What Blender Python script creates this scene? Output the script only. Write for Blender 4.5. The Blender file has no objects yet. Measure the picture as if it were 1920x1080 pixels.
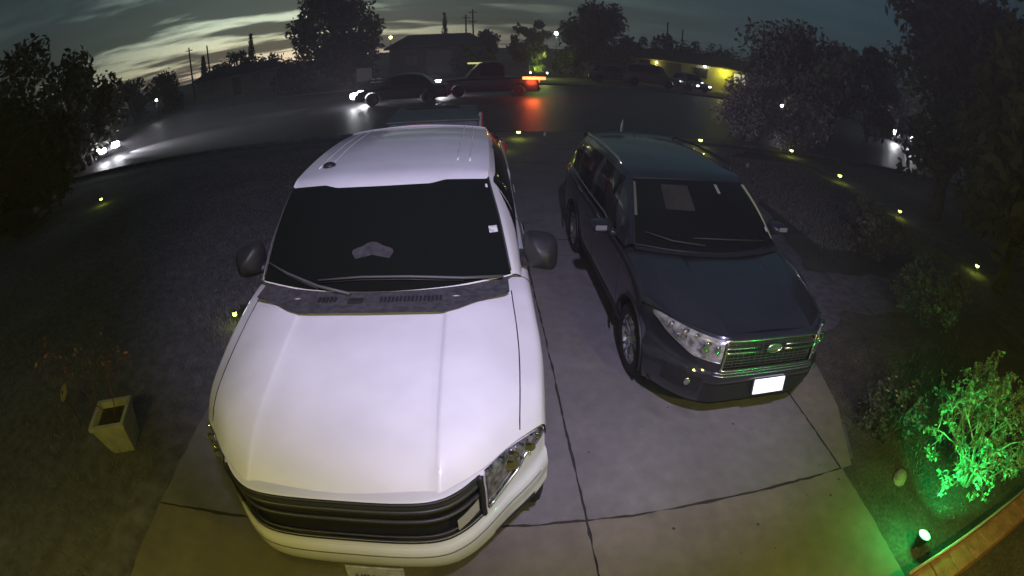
import bpy, math, random
import numpy as np
from mathutils import Matrix, Vector
R = math.radians
sc = bpy.context.scene
PI = math.pi

# ------------------------------------------------------------------ camera
def make_camera():
    # wide doorbell-style lens: theta(r) polynomial, r in mm on a 36 mm wide sensor
    F = 912 * 36 / 1920.; K = -0.027
    th = np.linspace(0, 1.35, 400); r = F * (th + K * th ** 3)
    A = np.stack([r ** i for i in range(1, 5)], 1)
    co = np.linalg.lstsq(A, th, rcond=None)[0]
    cd = bpy.data.cameras.new('camera'); cam = bpy.data.objects.new('camera', cd); sc.collection.objects.link(cam)
    cd.type = 'PANO'; cd.sensor_width = 36; cd.sensor_fit = 'HORIZONTAL'
    cy = cd if hasattr(cd, 'panorama_type') else cd.cycles
    cy.panorama_type = 'FISHEYE_LENS_POLYNOMIAL'; cy.fisheye_fov = R(175)
    for i, v in enumerate((0.0,) + tuple(-c for c in co)):
        setattr(cy, 'fisheye_polynomial_k%d' % i, float(v))
    cd.clip_start = .05; cd.clip_end = 3000
    M = Matrix.Rotation(R(90 - 28.6), 4, 'X') @ Matrix.Rotation(R(.46), 4, 'Z')
    cam.matrix_world = Matrix.Translation((0, 0, 2.72)) @ M
    sc.camera = cam
make_camera()
sc.view_settings.view_transform = 'Standard'; sc.view_settings.look = 'None'
sc.view_settings.exposure = 0; sc.view_settings.gamma = 1
sc.cycles.use_denoising = True
sc.cycles.max_bounces = 6; sc.cycles.sample_clamp_indirect = 2.0

# ------------------------------------------------------------------ sky (dusk, sun already set)
def make_world():
    w = bpy.data.worlds.new("World"); sc.world = w; w.use_nodes = True
    N = w.node_tree.nodes; L = w.node_tree.links; N.clear()
    out = N.new('ShaderNodeOutputWorld'); bg = N.new('ShaderNodeBackground'); L.new(bg.outputs[0], out.inputs[0])
    sky = N.new('ShaderNodeTexSky'); sky.sky_type = 'NISHITA'; sky.sun_disc = False
    sky.sun_elevation = R(-2.0); sky.sun_rotation = R(-28)
    tc = N.new('ShaderNodeTexCoord'); sep = N.new('ShaderNodeSeparateXYZ'); L.new(tc.outputs['Generated'], sep.inputs[0])
    def M(op, a, b=None, c=None, clamp=False):
        n = N.new('ShaderNodeMath'); n.operation = op; n.use_clamp = clamp
        for i, v in enumerate((a, b, c)):
            if v is None: continue
            if isinstance(v, (int, float)): n.inputs[i].default_value = v
            else: L.new(v, n.inputs[i])
        return n.outputs[0]
    def ramp(v, stops):
        n = N.new('ShaderNodeValToRGB'); L.new(v, n.inputs[0]); e = n.color_ramp.elements
        e[0].position, e[0].color = stops[0][0], (*stops[0][1], 1); e[1].position, e[1].color = stops[-1][0], (*stops[-1][1], 1)
        for p, c in stops[1:-1]:
            k = e.new(p); k.color = (*c, 1)
        return n.outputs[0]
    def smooth(v, a, b):
        n = N.new('ShaderNodeMapRange'); n.interpolation_type = 'SMOOTHSTEP'; L.new(v, n.inputs[0])
        n.inputs[1].default_value = a; n.inputs[2].default_value = b; return n.outputs[0]
    x, y, z = sep.outputs
    az = M('ARCTAN2', x, y)                    # 0 ahead, negative to the left
    el = M('ARCSINE', z)
    # cloud layer coordinates: a flat deck seen from below
    den = M('ADD', M('MAXIMUM', z, 0.0), .045)
    cx = M('DIVIDE', x, den); cyy = M('DIVIDE', y, den)
    comb = N.new('ShaderNodeCombineXYZ'); L.new(M('MULTIPLY', cx, .55), comb.inputs[0]); L.new(M('MULTIPLY', cyy, 1.0), comb.inputs[1])
    no = N.new('ShaderNodeTexNoise'); no.inputs['Scale'].default_value = .42; no.inputs['Detail'].default_value = 7; no.inputs['Roughness'].default_value = .58
    L.new(comb.outputs[0], no.inputs['Vector'])
    # long streaks parallel to the horizon
    comb2 = N.new('ShaderNodeCombineXYZ'); L.new(M('MULTIPLY', az, 3.0), comb2.inputs[0]); L.new(M('MULTIPLY', M('ADD', el, M('MULTIPLY', az, .045)), 33), comb2.inputs[1]); comb2.inputs[2].default_value = 3.1
    n2 = N.new('ShaderNodeTexNoise'); n2.inputs['Scale'].default_value = 1.15; n2.inputs['Detail'].default_value = 6; n2.inputs['Roughness'].default_value = .52
    L.new(comb2.outputs[0], n2.inputs['Vector'])
    low = M('SUBTRACT', 1.0, smooth(el, .05, .17))
    cl = M('ADD', M('MULTIPLY', n2.outputs[0], M('MULTIPLY_ADD', low, .45, .20)), M('MULTIPLY', no.outputs[0], M('MULTIPLY_ADD', low, -.45, .80)))
    gap = smooth(cl, .475, .575)
    # glow around the place where the sun went down
    ga = M('POWER', 2.718, M('MULTIPLY', M('POWER', M('DIVIDE', M('ADD', az, .50), .34), 2.0), -1.0))
    ge = M('SUBTRACT', 1.0, smooth(el, .10, .26))
    glow = M('MULTIPLY', M('MULTIPLY', ga, ge), M('MULTIPLY_ADD', gap, .92, .08), clamp=True)
    clear = ramp(M('MULTIPLY', M('MAXIMUM', el, 0.0), 3.0), [(0, (1.5, 1.15, .80)), (.12, (1.25, 1.22, .80)), (.35, (.95, 1.15, .88)), (1, (.45, .70, .65))])
    azr = M('MULTIPLY_ADD', az, .33, .5, clamp=True)
    base = ramp(azr, [(0, (.010, .016, .018)), (.22, (.024, .048, .054)), (.40, (.030, .064, .070)), (.55, (.034, .070, .072)), (.64, (.024, .066, .084)), (.74, (.016, .056, .078)), (.9, (.006, .012, .018))])
    var = N.new('ShaderNodeVectorMath'); var.operation = 'SCALE'; L.new(base, var.inputs[0]); L.new(M('MULTIPLY_ADD', cl, 2.2, -.30), var.inputs['Scale'])
    mix = N.new('ShaderNodeMix'); mix.data_type = 'RGBA'; L.new(glow, mix.inputs[0]); L.new(var.outputs[0], mix.inputs[6]); L.new(clear, mix.inputs[7])
    sk = N.new('ShaderNodeVectorMath'); sk.operation = 'SCALE'; L.new(sky.outputs[0], sk.inputs[0]); sk.inputs['Scale'].default_value = .05
    add = N.new('ShaderNodeVectorMath'); add.operation = 'ADD'; L.new(mix.outputs[2], add.inputs[0]); L.new(sk.outputs[0], add.inputs[1])
    L.new(add.outputs[0], bg.inputs[0]); bg.inputs[1].default_value = 1.0
make_world()

# ------------------------------------------------------------------ house lamps near the camera
def lamp(name, kind, loc, energy, color, size=.03, target=None, angle=None, blend=.5):
    ld = bpy.data.lights.new(name, kind); o = bpy.data.objects.new(name, ld); sc.collection.objects.link(o)
    ld.energy = energy; ld.color = color; o.location = loc
    if kind in ('POINT', 'SPOT'): ld.shadow_soft_size = size
    if kind == 'SPOT': ld.spot_size = R(angle); ld.spot_blend = blend
    if target is not None:
        o.rotation_euler = (Vector(target) - Vector(loc)).to_track_quat('-Z', 'Y').to_euler()
    return o
lamp('floodlight_beam', 'SPOT', (.55, -.12, 4.4), 800, (.69, .615, 1.0), .06, (.10, 7.0, 0), 90, .6)
lamp('camera_spotlight_beam', 'SPOT', (.10, .02, 2.80), 20, (.72, .68, 1.0), .02, (.2, 6.0, 0), 100, .55)
for p, e in (((-2.3, -.15, 2.35), 40), ((-1.3, -.15, 2.35), 14), ((-.35, -.15, 2.35), 6), ((2.2, -.25, 2.3), 104), ((3.6, -.3, 2.3), 5)):
    lamp('eave_bulb_light', 'POINT', p, e, (1.0, .86, .13), .035)

# ------------------------------------------------------------------ helpers
def link(o, parent=None):
    sc.collection.objects.link(o)
    if parent: o.parent = parent
    return o
def tag(o, label=None, cat=None, group=None, kind=None):
    if label: o['label'] = label
    if cat: o['category'] = cat
    if group: o['group'] = group
    if kind: o['kind'] = kind
    return o
def empty(name, loc, rz=0, label=None, cat=None, group=None):
    o = bpy.data.objects.new(name, None); o.location = loc; o.rotation_euler = (0, 0, rz); o.empty_display_size = .2
    link(o); return tag(o, label, cat, group)

class MB:
    """collects shapes and links them as ONE mesh object"""
    def __init__(s): s.v = []; s.f = []; s.sm = []
    def add(s, vs, fs, smooth=False):
        b = len(s.v); s.v += [tuple(map(float, v)) for v in vs]; s.f += [tuple(i + b for i in f) for f in fs]; s.sm += [smooth] * len(fs); return s
    def box(s, c, d, rz=0, rx=0, ry=0, taper=1.0):
        M = Matrix.Translation(c) @ Matrix.Rotation(rz, 4, 'Z') @ Matrix.Rotation(ry, 4, 'Y') @ Matrix.Rotation(rx, 4, 'X')
        vs = []
        for z in (-.5, .5):
            k = taper if z > 0 else 1
            for x, y in ((-.5, -.5), (.5, -.5), (.5, .5), (-.5, .5)): vs.append(M @ Vector((x * d[0] * k, y * d[1] * k, z * d[2])))
        return s.add(vs, [(3, 2, 1, 0), (4, 5, 6, 7), (0, 1, 5, 4), (1, 2, 6, 5), (2, 3, 7, 6), (3, 0, 4, 7)])
    def bbox(s, c, d, b=.01, rz=0, rx=0, ry=0):
        """box with chamfered edges"""
        M = Matrix.Translation(c) @ Matrix.Rotation(rz, 4, 'Z') @ Matrix.Rotation(ry, 4, 'Y') @ Matrix.Rotation(rx, 4, 'X')
        x, y, z = d[0] / 2, d[1] / 2, d[2] / 2
        def ring(zz, i): return [(-x + i + b, -y + i, zz), (x - i - b, -y + i, zz), (x - i, -y + i + b, zz), (x - i, y - i - b, zz), (x - i - b, y - i, zz), (-x + i + b, y - i, zz), (-x + i, y - i - b, zz), (-x + i, -y + i + b, zz)]
        vs = ring(-z, b) + ring(-z + b, 0) + ring(z - b, 0) + ring(z, b)
        fs = [tuple(range(7, -1, -1)), tuple(range(24, 32))]
        for k in range(3):
            for j in range(8): fs.append((k * 8 + j, k * 8 + (j + 1) % 8, k * 8 + 8 + (j + 1) % 8, k * 8 + 8 + j))
        return s.add([M @ Vector(v) for v in vs], fs)
    def tube(s, pts, rad, n=8, cap=True):
        pts = [Vector(p) for p in pts]; m = len(pts)
        rad = rad if hasattr(rad, '__len__') else [rad] * m
        vs = []; fs = []; prev = None
        for i, p in enumerate(pts):
            t = (pts[min(i + 1, m - 1)] - pts[max(i - 1, 0)]).normalized()
            a = prev if prev is not None else (Vector((0, 0, 1)) if abs(t.z) < .9 else Vector((1, 0, 0)))
            a = (a - t * a.dot(t)).normalized(); prev = a; b = t.cross(a)
            for k in range(n):
                q = 2 * PI * k / n; vs.append(p + (a * math.cos(q) + b * math.sin(q)) * rad[i])
        for i in range(m - 1):
            for k in range(n): fs.append((i * n + k, i * n + (k + 1) % n, (i + 1) * n + (k + 1) % n, (i + 1) * n + k))
        if cap: fs += [tuple(range(n - 1, -1, -1)), tuple((m - 1) * n + k for k in range(n))]
        return s.add(vs, fs, True)
    def lathe(s, prof, c=(0, 0, 0), axis='Z', n=32, sy=1.0):
        """prof: (radius, height along the axis)"""
        vs = []; fs = []; m = len(prof)
        for k in range(n):
            q = 2 * PI * k / n
            for r, h in prof:
                a, b = r * math.cos(q), r * math.sin(q) * sy
                p = (a, b, h) if axis == 'Z' else ((h, a, b) if axis == 'X' else (a, h, b))
                vs.append((p[0] + c[0], p[1] + c[1], p[2] + c[2]))
        for k in range(n):
            for j in range(m - 1): fs.append((k * m + j, ((k + 1) % n) * m + j, ((k + 1) % n) * m + j + 1, k * m + j + 1))
        return s.add(vs, fs, True)
    def grid(s, P, smooth=True):
        P = np.asarray(P, float); a, b = P.shape[:2]
        fs = [(i * b + j, i * b + j + 1, (i + 1) * b + j + 1, (i + 1) * b + j) for i in range(a - 1) for j in range(b - 1)]
        return s.add(P.reshape(-1, 3), fs, smooth)
    def prism(s, poly, z0, z1):
        n = len(poly); vs = [(x, y, z0) for x, y in poly] + [(x, y, z1) for x, y in poly]
        return s.add(vs, [tuple(range(n - 1, -1, -1)), tuple(range(n, 2 * n))] + [(i, (i + 1) % n, n + (i + 1) % n, n + i) for i in range(n)])
    def build(s, name, mat, parent=None):
        me = bpy.data.meshes.new(name); me.from_pydata(s.v, [], s.f); me.polygons.foreach_set('use_smooth', s.sm); me.update()
        me.materials.append(mat); o = bpy.data.objects.new(name, me); link(o, parent); return o

def fast_mesh(name, V, nf, k, mat, parent=None):
    """V: (nf*k) x 3 vertices of nf separate k-sided faces"""
    me = bpy.data.meshes.new(name); me.vertices.add(nf * k); me.vertices.foreach_set('co', np.asarray(V, np.float32).ravel())
    me.loops.add(nf * k); me.loops.foreach_set('vertex_index', np.arange(nf * k, dtype=np.int32))
    me.polygons.add(nf); me.polygons.foreach_set('loop_start', np.arange(0, nf * k, k, dtype=np.int32)); me.polygons.foreach_set('loop_total', np.full(nf, k, np.int32))
    me.update(calc_edges=True); me.materials.append(mat)
    return link(bpy.data.objects.new(name, me), parent)

# ------------------------------------------------------------------ materials
def mat(name, col, rough=.6, metal=0, coat=0, var=0, scale=4, bump=0, bscale=40, emit=None, es=0, spec=.5, col2=None, lo=.35, hi=.65, detail=6):
    m = bpy.data.materials.new(name); m.use_nodes = True; N = m.node_tree.nodes; L = m.node_tree.links; b = N['Principled BSDF']
    b.inputs['Base Color'].default_value = (*col, 1); b.inputs['Roughness'].default_value = rough; b.inputs['Metallic'].default_value = metal
    b.inputs['Coat Weight'].default_value = coat; b.inputs['Coat Roughness'].default_value = .04; b.inputs['Specular IOR Level'].default_value = spec
    tc = None
    if var or col2 or bump:
        tc = N.new('ShaderNodeTexCoord')
    if var or col2:
        n = N.new('ShaderNodeTexNoise'); n.inputs['Scale'].default_value = scale; n.inputs['Detail'].default_value = detail; n.inputs['Roughness'].default_value = .6
        L.new(tc.outputs['Object'], n.inputs['Vector'])
        r = N.new('ShaderNodeValToRGB'); L.new(n.outputs[0], r.inputs[0]); e = r.color_ramp.elements
        c2 = col2 or tuple(c * (1 - var) for c in col); e[0].position = lo; e[1].position = hi
        e[0].color = (*c2, 1); e[1].color = (*tuple(c * (1 + var * .5) for c in col), 1)
        L.new(r.outputs[0], b.inputs['Base Color'])
    if bump:
        n = N.new('ShaderNodeTexNoise'); n.inputs['Scale'].default_value = bscale; n.inputs['Detail'].default_value = 5
        L.new(tc.outputs['Object'], n.inputs['Vector']); bp = N.new('ShaderNodeBump'); bp.inputs['Strength'].default_value = bump; bp.inputs['Distance'].default_value = .02
        L.new(n.outputs[0], bp.inputs['Height']); L.new(bp.outputs[0], b.inputs['Normal'])
    if emit: b.inputs['Emission Color'].default_value = (*emit, 1); b.inputs['Emission Strength'].default_value = es
    return m

def ground_mat(name, cols, scales, rough=.9, bump=.4, bs=60, spots=None, amp=(.62, 1.3)):
    """two scales of noise over three colours, with fine bump"""
    m = bpy.data.materials.new(name); m.use_nodes = True; N = m.node_tree.nodes; L = m.node_tree.links; b = N['Principled BSDF']
    b.inputs['Roughness'].default_value = rough; tc = N.new('ShaderNodeTexCoord')
    n1 = N.new('ShaderNodeTexNoise'); n1.inputs['Scale'].default_value = scales[0]; n1.inputs['Detail'].default_value = 8; n1.inputs['Roughness'].default_value = .65; L.new(tc.outputs['Object'], n1.inputs['Vector'])
    n2 = N.new('ShaderNodeTexNoise'); n2.inputs['Scale'].default_value = scales[1]; n2.inputs['Detail'].default_value = 6; L.new(tc.outputs['Object'], n2.inputs['Vector'])
    r = N.new('ShaderNodeValToRGB'); L.new(n1.outputs[0], r.inputs[0]); e = r.color_ramp.elements
    e[0].position = .32; e[0].color = (*cols[0], 1); e[1].position = .68; e[1].color = (*cols[2], 1); k = e.new(.5); k.color = (*cols[1], 1)
    mr = N.new('ShaderNodeMapRange'); L.new(n2.outputs[0], mr.inputs[0]); mr.inputs[1].default_value = .3; mr.inputs[2].default_value = .7; mr.inputs[3].default_value = amp[0]; mr.inputs[4].default_value = amp[1]
    sc_ = N.new('ShaderNodeVectorMath'); sc_.operation = 'SCALE'; L.new(r.outputs[0], sc_.inputs[0]); L.new(mr.outputs[0], sc_.inputs['Scale'])
    last = sc_.outputs[0]
    if spots:
        n3 = N.new('ShaderNodeTexNoise'); n3.inputs['Scale'].default_value = spots[0]; n3.inputs['Detail'].default_value = 3; L.new(tc.outputs['Object'], n3.inputs['Vector'])
        m3 = N.new('ShaderNodeMapRange'); m3.interpolation_type = 'SMOOTHSTEP'; L.new(n3.outputs[0], m3.inputs[0]); m3.inputs[1].default_value = spots[1]; m3.inputs[2].default_value = spots[1] + .08; m3.inputs[3].default_value = 0; m3.inputs[4].default_value = spots[3]
        mx = N.new('ShaderNodeMix'); mx.data_type = 'RGBA'; L.new(m3.outputs[0], mx.inputs[0]); L.new(last, mx.inputs[6]); mx.inputs[7].default_value = (*spots[2], 1); last = mx.outputs[2]
    L.new(last, b.inputs['Base Color'])
    n4 = N.new('ShaderNodeTexNoise'); n4.inputs['Scale'].default_value = bs; n4.inputs['Detail'].default_value = 6; L.new(tc.outputs['Object'], n4.inputs['Vector'])
    bp = N.new('ShaderNodeBump'); bp.inputs['Strength'].default_value = bump; bp.inputs['Distance'].default_value = .01; L.new(n4.outputs[0], bp.inputs['Height']); L.new(bp.outputs[0], b.inputs['Normal'])
    return m

M_white = mat('white_paint', (.74, .74, .75), .40, coat=.9, var=.10, scale=1.7, detail=9)
M_navy = mat('dark_blue_paint', (.034, .037, .048), .30, .45, coat=1, var=.15, scale=3)
M_glass = mat('tinted_glass', (.006, .008, .007), .06, spec=.45)
M_black = mat('black_plastic', (.018, .018, .020), .5, var=.3, scale=30)
M_cowl = mat('grey_plastic', (.060, .058, .062), .75, var=.5, scale=25, bump=.3, bscale=90)
M_rubber = mat('tyre_rubber', (.016, .016, .017), .85, var=.3, scale=20)
M_chrome = mat('chrome', (.78, .78, .74), .24, 1)
M_alloy = mat('alloy', (.62, .63, .65), .26, .9)
M_lens = mat('clear_lens', (.60, .60, .58), .12, .5, coat=1, var=.75, scale=16)
M_lens2 = mat('headlamp_lens', (.30, .30, .29), .12, .6, coat=1, var=.85, scale=26, detail=2)
M_reflector = mat('reflector', (.85, .86, .88), .12, 1)
M_seam = mat('panel_gap', (.02, .02, .022), .9)
M_plate = mat('glowing_plate', (.9, .9, .95), .5, emit=(.88, .86, 1.0), es=.9)  # plate emission stands in for lamp light thrown back
M_plate2 = mat('shaded_plate', (.42, .42, .40), .6, var=.3, scale=18)
M_ink = mat('dark_ink', (.04, .04, .05), .7)
M_paper = mat('sticker_paper', (.55, .55, .55), .7, var=.5, scale=70)
M_ton = mat('vinyl_cover', (.10, .12, .12), .7, var=.2, scale=8)
M_red = mat('red_lens', (.5, .03, .02), .2, coat=1)
M_orange = mat('orange_plastic', (.75, .13, .05), .45, var=.1)
M_olive = mat('pillar_trim_lit', (.34, .36, .19), .85, var=.15, scale=12)

# ------------------------------------------------------------------ ground, road, driveway
def sheet(name, poly, z, m, sub=0):
    o = MB().add([(x, y, z) for x, y in poly], [tuple(range(len(poly)))]).build(name, m); return tag(o, kind='structure')
M_dirt = ground_mat('dry_lawn_soil', ((.085, .080, .088), (.125, .118, .132), (.18, .17, .19)), (.55, 7), .95, .8, 35)
sheet('ground', [(-900, -60), (900, -60), (900, 1400), (-900, 1400)], 0, M_dirt)
M_asph = ground_mat('wet_asphalt', ((.030, .027, .031), (.040, .036, .042), (.055, .050, .058)), (.25, 3), .5, .6, 30)
sheet('road', [(-120, 9.5), (-40, 13.2), (-15, 14.9), (-6, 15.3), (30, 15.2), (120, 13), (120, 34), (20, 35), (-10, 34.5), (-40, 38), (-120, 60)], .004, M_asph)
ANG = R(4.6); cA, sA = math.cos(ANG), math.sin(ANG)
def D(u, v):      # driveway frame -> world (u across, v along)
    return (.5 + u * cA - v * sA, 1.80 + u * sA + v * cA)
M_conc = ground_mat('driveway_concrete', ((.165, .155, .15), (.19, .178, .17), (.22, .207, .20)), (1.6, 9), .8, .35, 90, spots=(1.1, .64, (.11, .095, .09), .6), amp=(.90, 1.09))
M_conc2 = ground_mat('old_driveway_concrete', ((.17, .15, .125), (.20, .175, .14), (.23, .20, .16)), (1.9, 9), .85, .4, 90, spots=(1.7, .64, (.09, .075, .06), .55), amp=(.90, 1.09))
J = .009
slabs = [([(-3.15, -3.6), (0 - J, -3.6), (0 - J, 0 - J), (-3.15, 0 - J)], M_conc2), ([(0 + J, -3.6), (2.1, -3.6), (2.18, 0 - J), (0 + J, 0 - J)], M_conc2),
         ([(-3.15, 0 + J), (0 - J, 0 + J), (0 - J, 4.6 - J), (-3.15, 4.6 - J)], M_conc), ([(0 + J, 0 + J), (2.16, 0 + J), (2.16, 4.6 - J), (0 + J, 4.6 - J)], M_conc),
         ([(-3.15, 4.6 + J), (0 - J, 4.6 + J), (0 - J, 9.2 - J), (-3.15, 9.2 - J)], M_conc), ([(0 + J, 4.6 + J), (2.16, 4.6 + J), (2.16, 9.2 - J), (0 + J, 9.2 - J)], M_conc),
         ([(-3.15, 9.2 + J), (0 - J, 9.2 + J), (-.02, 13.3), (-3.6, 13.3)], M_conc), ([(0 + J, 9.2 + J), (2.16, 9.2 + J), (2.8, 13.3), (0.01, 13.3)], M_conc)]
sheet('driveway_bed', [D(*p) for p in [(-3.16, -3.7), (2.1, -3.7), (2.2, -.0), (2.4, .3), (2.7, 1.2), (2.8, 9), (3.1, 13.3), (-3.6, 13.3), (-3.16, 9)]], .004, mat('joint_filler', (.045, .04, .035), .95, var=.3, scale=20))
def rough_edge(poly, seed, amp=.006, step=.05):
    rg = random.Random(seed); out = []
    for (x0, y0), (x1, y1) in zip(poly, poly[1:] + poly[:1]):
        n = max(2, int(math.hypot(x1 - x0, y1 - y0) / step)); w = 0
        for k in range(n):
            w = .6 * w + rg.gauss(0, amp * .7); w = max(-amp * 1.6, min(amp * 1.6, w)); t = k / n
            nx, ny = (y1 - y0), -(x1 - x0); l = math.hypot(nx, ny); out.append((x0 + (x1 - x0) * t + nx / l * w, y0 + (y1 - y0) * t + ny / l * w))
    return out
for i, (p, m) in enumerate(slabs):
    sheet('driveway_slab', rough_edge([D(*q) for q in p], i), .016, m)
# tyre marks, a wandering crack and drips of oil
M_stain = mat('tyre_mark', (.135, .122, .115), .85, col2=(.20, .186, .175), scale=3, lo=.40, hi=.60)
M_crack = mat('crack_grit', (.06, .05, .045), .95)
rg = random.Random(4)
for nm, pts, w in (('crack', [(-1.6, 4.6), (-1.9, 5.6), (-1.5, 6.8), (-1.8, 9.1)], .004),):
    v = []; P = []
    for (a, b), (c, d) in zip(pts, pts[1:]):
        for k in range(12): P.append((a + (c - a) * k / 12 + rg.gauss(0, .008), b + (d - b) * k / 12 + rg.gauss(0, .008)))
    for k in range(len(P) - 1):
        dx, dy = P[k + 1][0] - P[k][0], P[k + 1][1] - P[k][1]; l = math.hypot(dx, dy); ww = w * (.4 + rg.random()); v.append((P[k][0] - dy / l * ww, P[k][1] + dx / l * ww, P[k][0] + dy / l * ww, P[k][1] - dx / l * ww))
    cb = MB()
    for a, b in zip(v, v[1:]): cb.add([(*D(a[0], a[1]), .0205), (*D(a[2], a[3]), .0205), (*D(b[2], b[3]), .0205), (*D(b[0], b[1]), .0205)], [(0, 1, 2, 3)])
    tag(cb.build('driveway_crack', M_crack), kind='structure')
spots_ = MB()
for k in range(46):
    u_, v_, r_ = rg.uniform(.1, 2.1), rg.uniform(-1.8, 3.2), rg.choice((.004, .005, .007, .010))
    cx, cy = D(u_, v_); spots_.add([(cx + r_ * (1 + .3 * rg.random()) * math.cos(q), cy + r_ * (1 + .3 * rg.random()) * math.sin(q), .0200) for q in [i * PI / 5 for i in range(10)]], [tuple(range(10))])
tag(spots_.build('driveway_spots', M_crack), kind='structure')
sheet('driveway_strip', [D(*p) for p in [(2.16 + 2 * J, 0), (2.30, 0), (2.45, .35), (2.62, .7), (2.76, 1.3), (2.85, 2.2), (2.9, 9), (3.2, 13.2), (2.9, 13.2), (2.16 + 2 * J, 9)]], .012, M_conc2)
M_turf = ground_mat('dark_turf', ((.030, .034, .026), (.045, .048, .036), (.065, .065, .05)), (1.2, 18), .95, 1.0, 60)
sheet('lawn', rough_edge([(4.35, 5.6), (5.9, 5.45), (7.6, 6.2), (9.1, 8.0), (9.4, 11.5), (9.1, 13.9), (7.4, 14.2), (6.1, 13), (5.3, 9.6)], 78, .06, .15), .010, M_turf)
M_grav = ground_mat('pale_gravel', ((.10, .095, .105), (.15, .14, .155), (.21, .20, .22)), (2.2, 20), .95, 1.0, 40)
sheet('verge', [(-15.5, 12.9), (-7, 14.0), (-3.5, 14.2), (-3.6, 15.0), (-6, 15.2), (-15, 14.8), (-30, 13.5), (-30, 12)], .009, M_grav)
sheet('side_path', [(9.5, 2.5), (10.5, 2.5), (10.6, 12), (10.2, 15), (9.5, 15)], .008, M_grav)
M_soil = ground_mat('bed_mulch', ((.05, .046, .038), (.08, .072, .06), (.11, .10, .082)), (3, 30), .95, 1.2, 45)
sheet('flower_bed', rough_edge([(2.50, .60), (2.62, 1.2), (2.66, 1.9), (2.9, 2.2), (3.0, 3.0), (3.2, 3.6), (4.2, 4.4), (8, 4.2), (8, .2), (2.4, .2)], 77, .05, .12), .006, M_soil)

# ------------------------------------------------------------------ vehicle surface machinery
class Surf:
    """half control net (rows: bottom/outside -> centre, x>=0), mirrored; evaluated with Catmull-Rom both ways"""
    def __init__(s, G, arches=()):
        G = np.asarray(G, float); s.ns, s.nr = G.shape[:2]
        c = G[:, -2:-1].copy(); c[:, :, 0] *= -1
        lo = 2 * G[:, :1] - G[:, 1:2]
        H = np.concatenate([lo, G, c], 1)
        H = np.concatenate([2 * H[:1] - H[1:2], H, 2 * H[-1:] - H[-2:-1]], 0)
        s.H = H; s.arches = arches; s.W = 2 * (s.nr - 1)
    @staticmethod
    def cr(t): return np.array([-.5 * t + t * t - .5 * t ** 3, 1 - 2.5 * t * t + 1.5 * t ** 3, .5 * t + 2 * t * t - 1.5 * t ** 3, -.5 * t * t + .5 * t ** 3])
    def raw(s, u, w):
        c = s.nr - 1; sg = 1
        if w > c: w = 2 * c - w; sg = -1
        i = int(min(max(math.floor(u), 0), s.ns - 2)); j = int(min(max(math.floor(w), 0), s.nr - 2))
        a = s.cr(u - i); b = s.cr(w - j)
        P = np.einsum('i,j,ijk->k', a, b, s.H[i:i + 4, j:j + 4]); P[0] *= sg
        if w >= c - 1e-9: P[0] = 0
        return P
    def __call__(s, u, w, off=0):
        P = s.raw(u, w)
        if off:
            e = 1e-3; a = s.raw(u + e, w) - s.raw(u - e, w); b = s.raw(u, w + e) - s.raw(u, w - e)
            n = np.cross(a, b); l = np.linalg.norm(n)
            if l > 1e-12: P = P + n / l * off
        for (yc, zc, r) in s.arches:
            if abs(P[1] - yc) < r:
                zb = zc + math.sqrt(r * r - (P[1] - yc) ** 2)
                if P[2] < zb: P[2] = zb
        return P
    def patch(s, us, wf, off=0):
        """us: station values; wf: list of w values or function(u)->list"""
        return [[s(u, w, off) for w in (wf(u) if callable(wf) else wf)] for u in us]
def lin(a, b, n): return list(np.linspace(a, b, n))

def wheel(parent, x, y, z, r, wd, side, spokes=5, name='wheel', rimmat=None):
    k = side
    o = MB().lathe([(r * .66, -.5 * wd), (r * .86, -.52 * wd), (r * .96, -.46 * wd), (r, -.36 * wd), (r, .36 * wd), (r * .96, .46 * wd), (r * .86, .52 * wd), (r * .66, .5 * wd)], (0, 0, 0), 'X', 40).build(name, M_rubber, parent)
    o.location = (x, y, z)
    b = MB().lathe([(r * .68, .45 * wd * k), (r * .66, .48 * wd * k), (r * .62, .40 * wd * k), (r * .60, -.3 * wd * k), (.02, -.3 * wd * k)], (0, 0, 0), 'X', 40)
    b.lathe([(.001, .36 * wd * k), (r * .15, .36 * wd * k), (r * .17, .30 * wd * k), (r * .17, .1 * wd * k)], (0, 0, 0), 'X', 16)
    for i in range(spokes):
        for d in (-.10, .10):
            q = 2 * PI * i / spokes + d + .3
            q2 = 2 * PI * i / spokes + d * 1.9 + .3
            p0 = (.31 * wd * k, math.cos(q) * r * .14, math.sin(q) * r * .14); p1 = (.41 * wd * k, math.cos(q2) * r * .64, math.sin(q2) * r * .64)
            b.tube([p0, p1], [r * .055, r * .045], 6)
    b.build('rim', rimmat or M_alloy, o)
    return o

def seam(S, pts, off=.001, r=.004):
    b = MB(); b.tube([S(u, w, off) for u, w in pts], r, 5); return b

# ------------------------------------------------------------------ white pickup truck
def bowed(s, x, amp, L, W, p=2.3):
    return s + amp * min(abs(x) / W, 1) ** p * max(0, 1 - s / L)
def add_text(parent, name, txt, size, M, m, ext=.0015):
    """raised lettering turned into a mesh"""
    cu = bpy.data.curves.new(name, 'FONT'); cu.body = txt; cu.size = size; cu.extrude = ext; cu.align_x = 'CENTER'; cu.align_y = 'CENTER'
    t = bpy.data.objects.new(name + '_tmp', cu); sc.collection.objects.link(t); bpy.context.view_layer.update()
    me = bpy.data.meshes.new_from_object(t.evaluated_get(bpy.context.evaluated_depsgraph_get())); bpy.data.objects.remove(t)
    me.materials.clear(); me.materials.append(m); me.transform(M); me.name = name
    return link(bpy.data.objects.new(name, me), parent)

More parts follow.
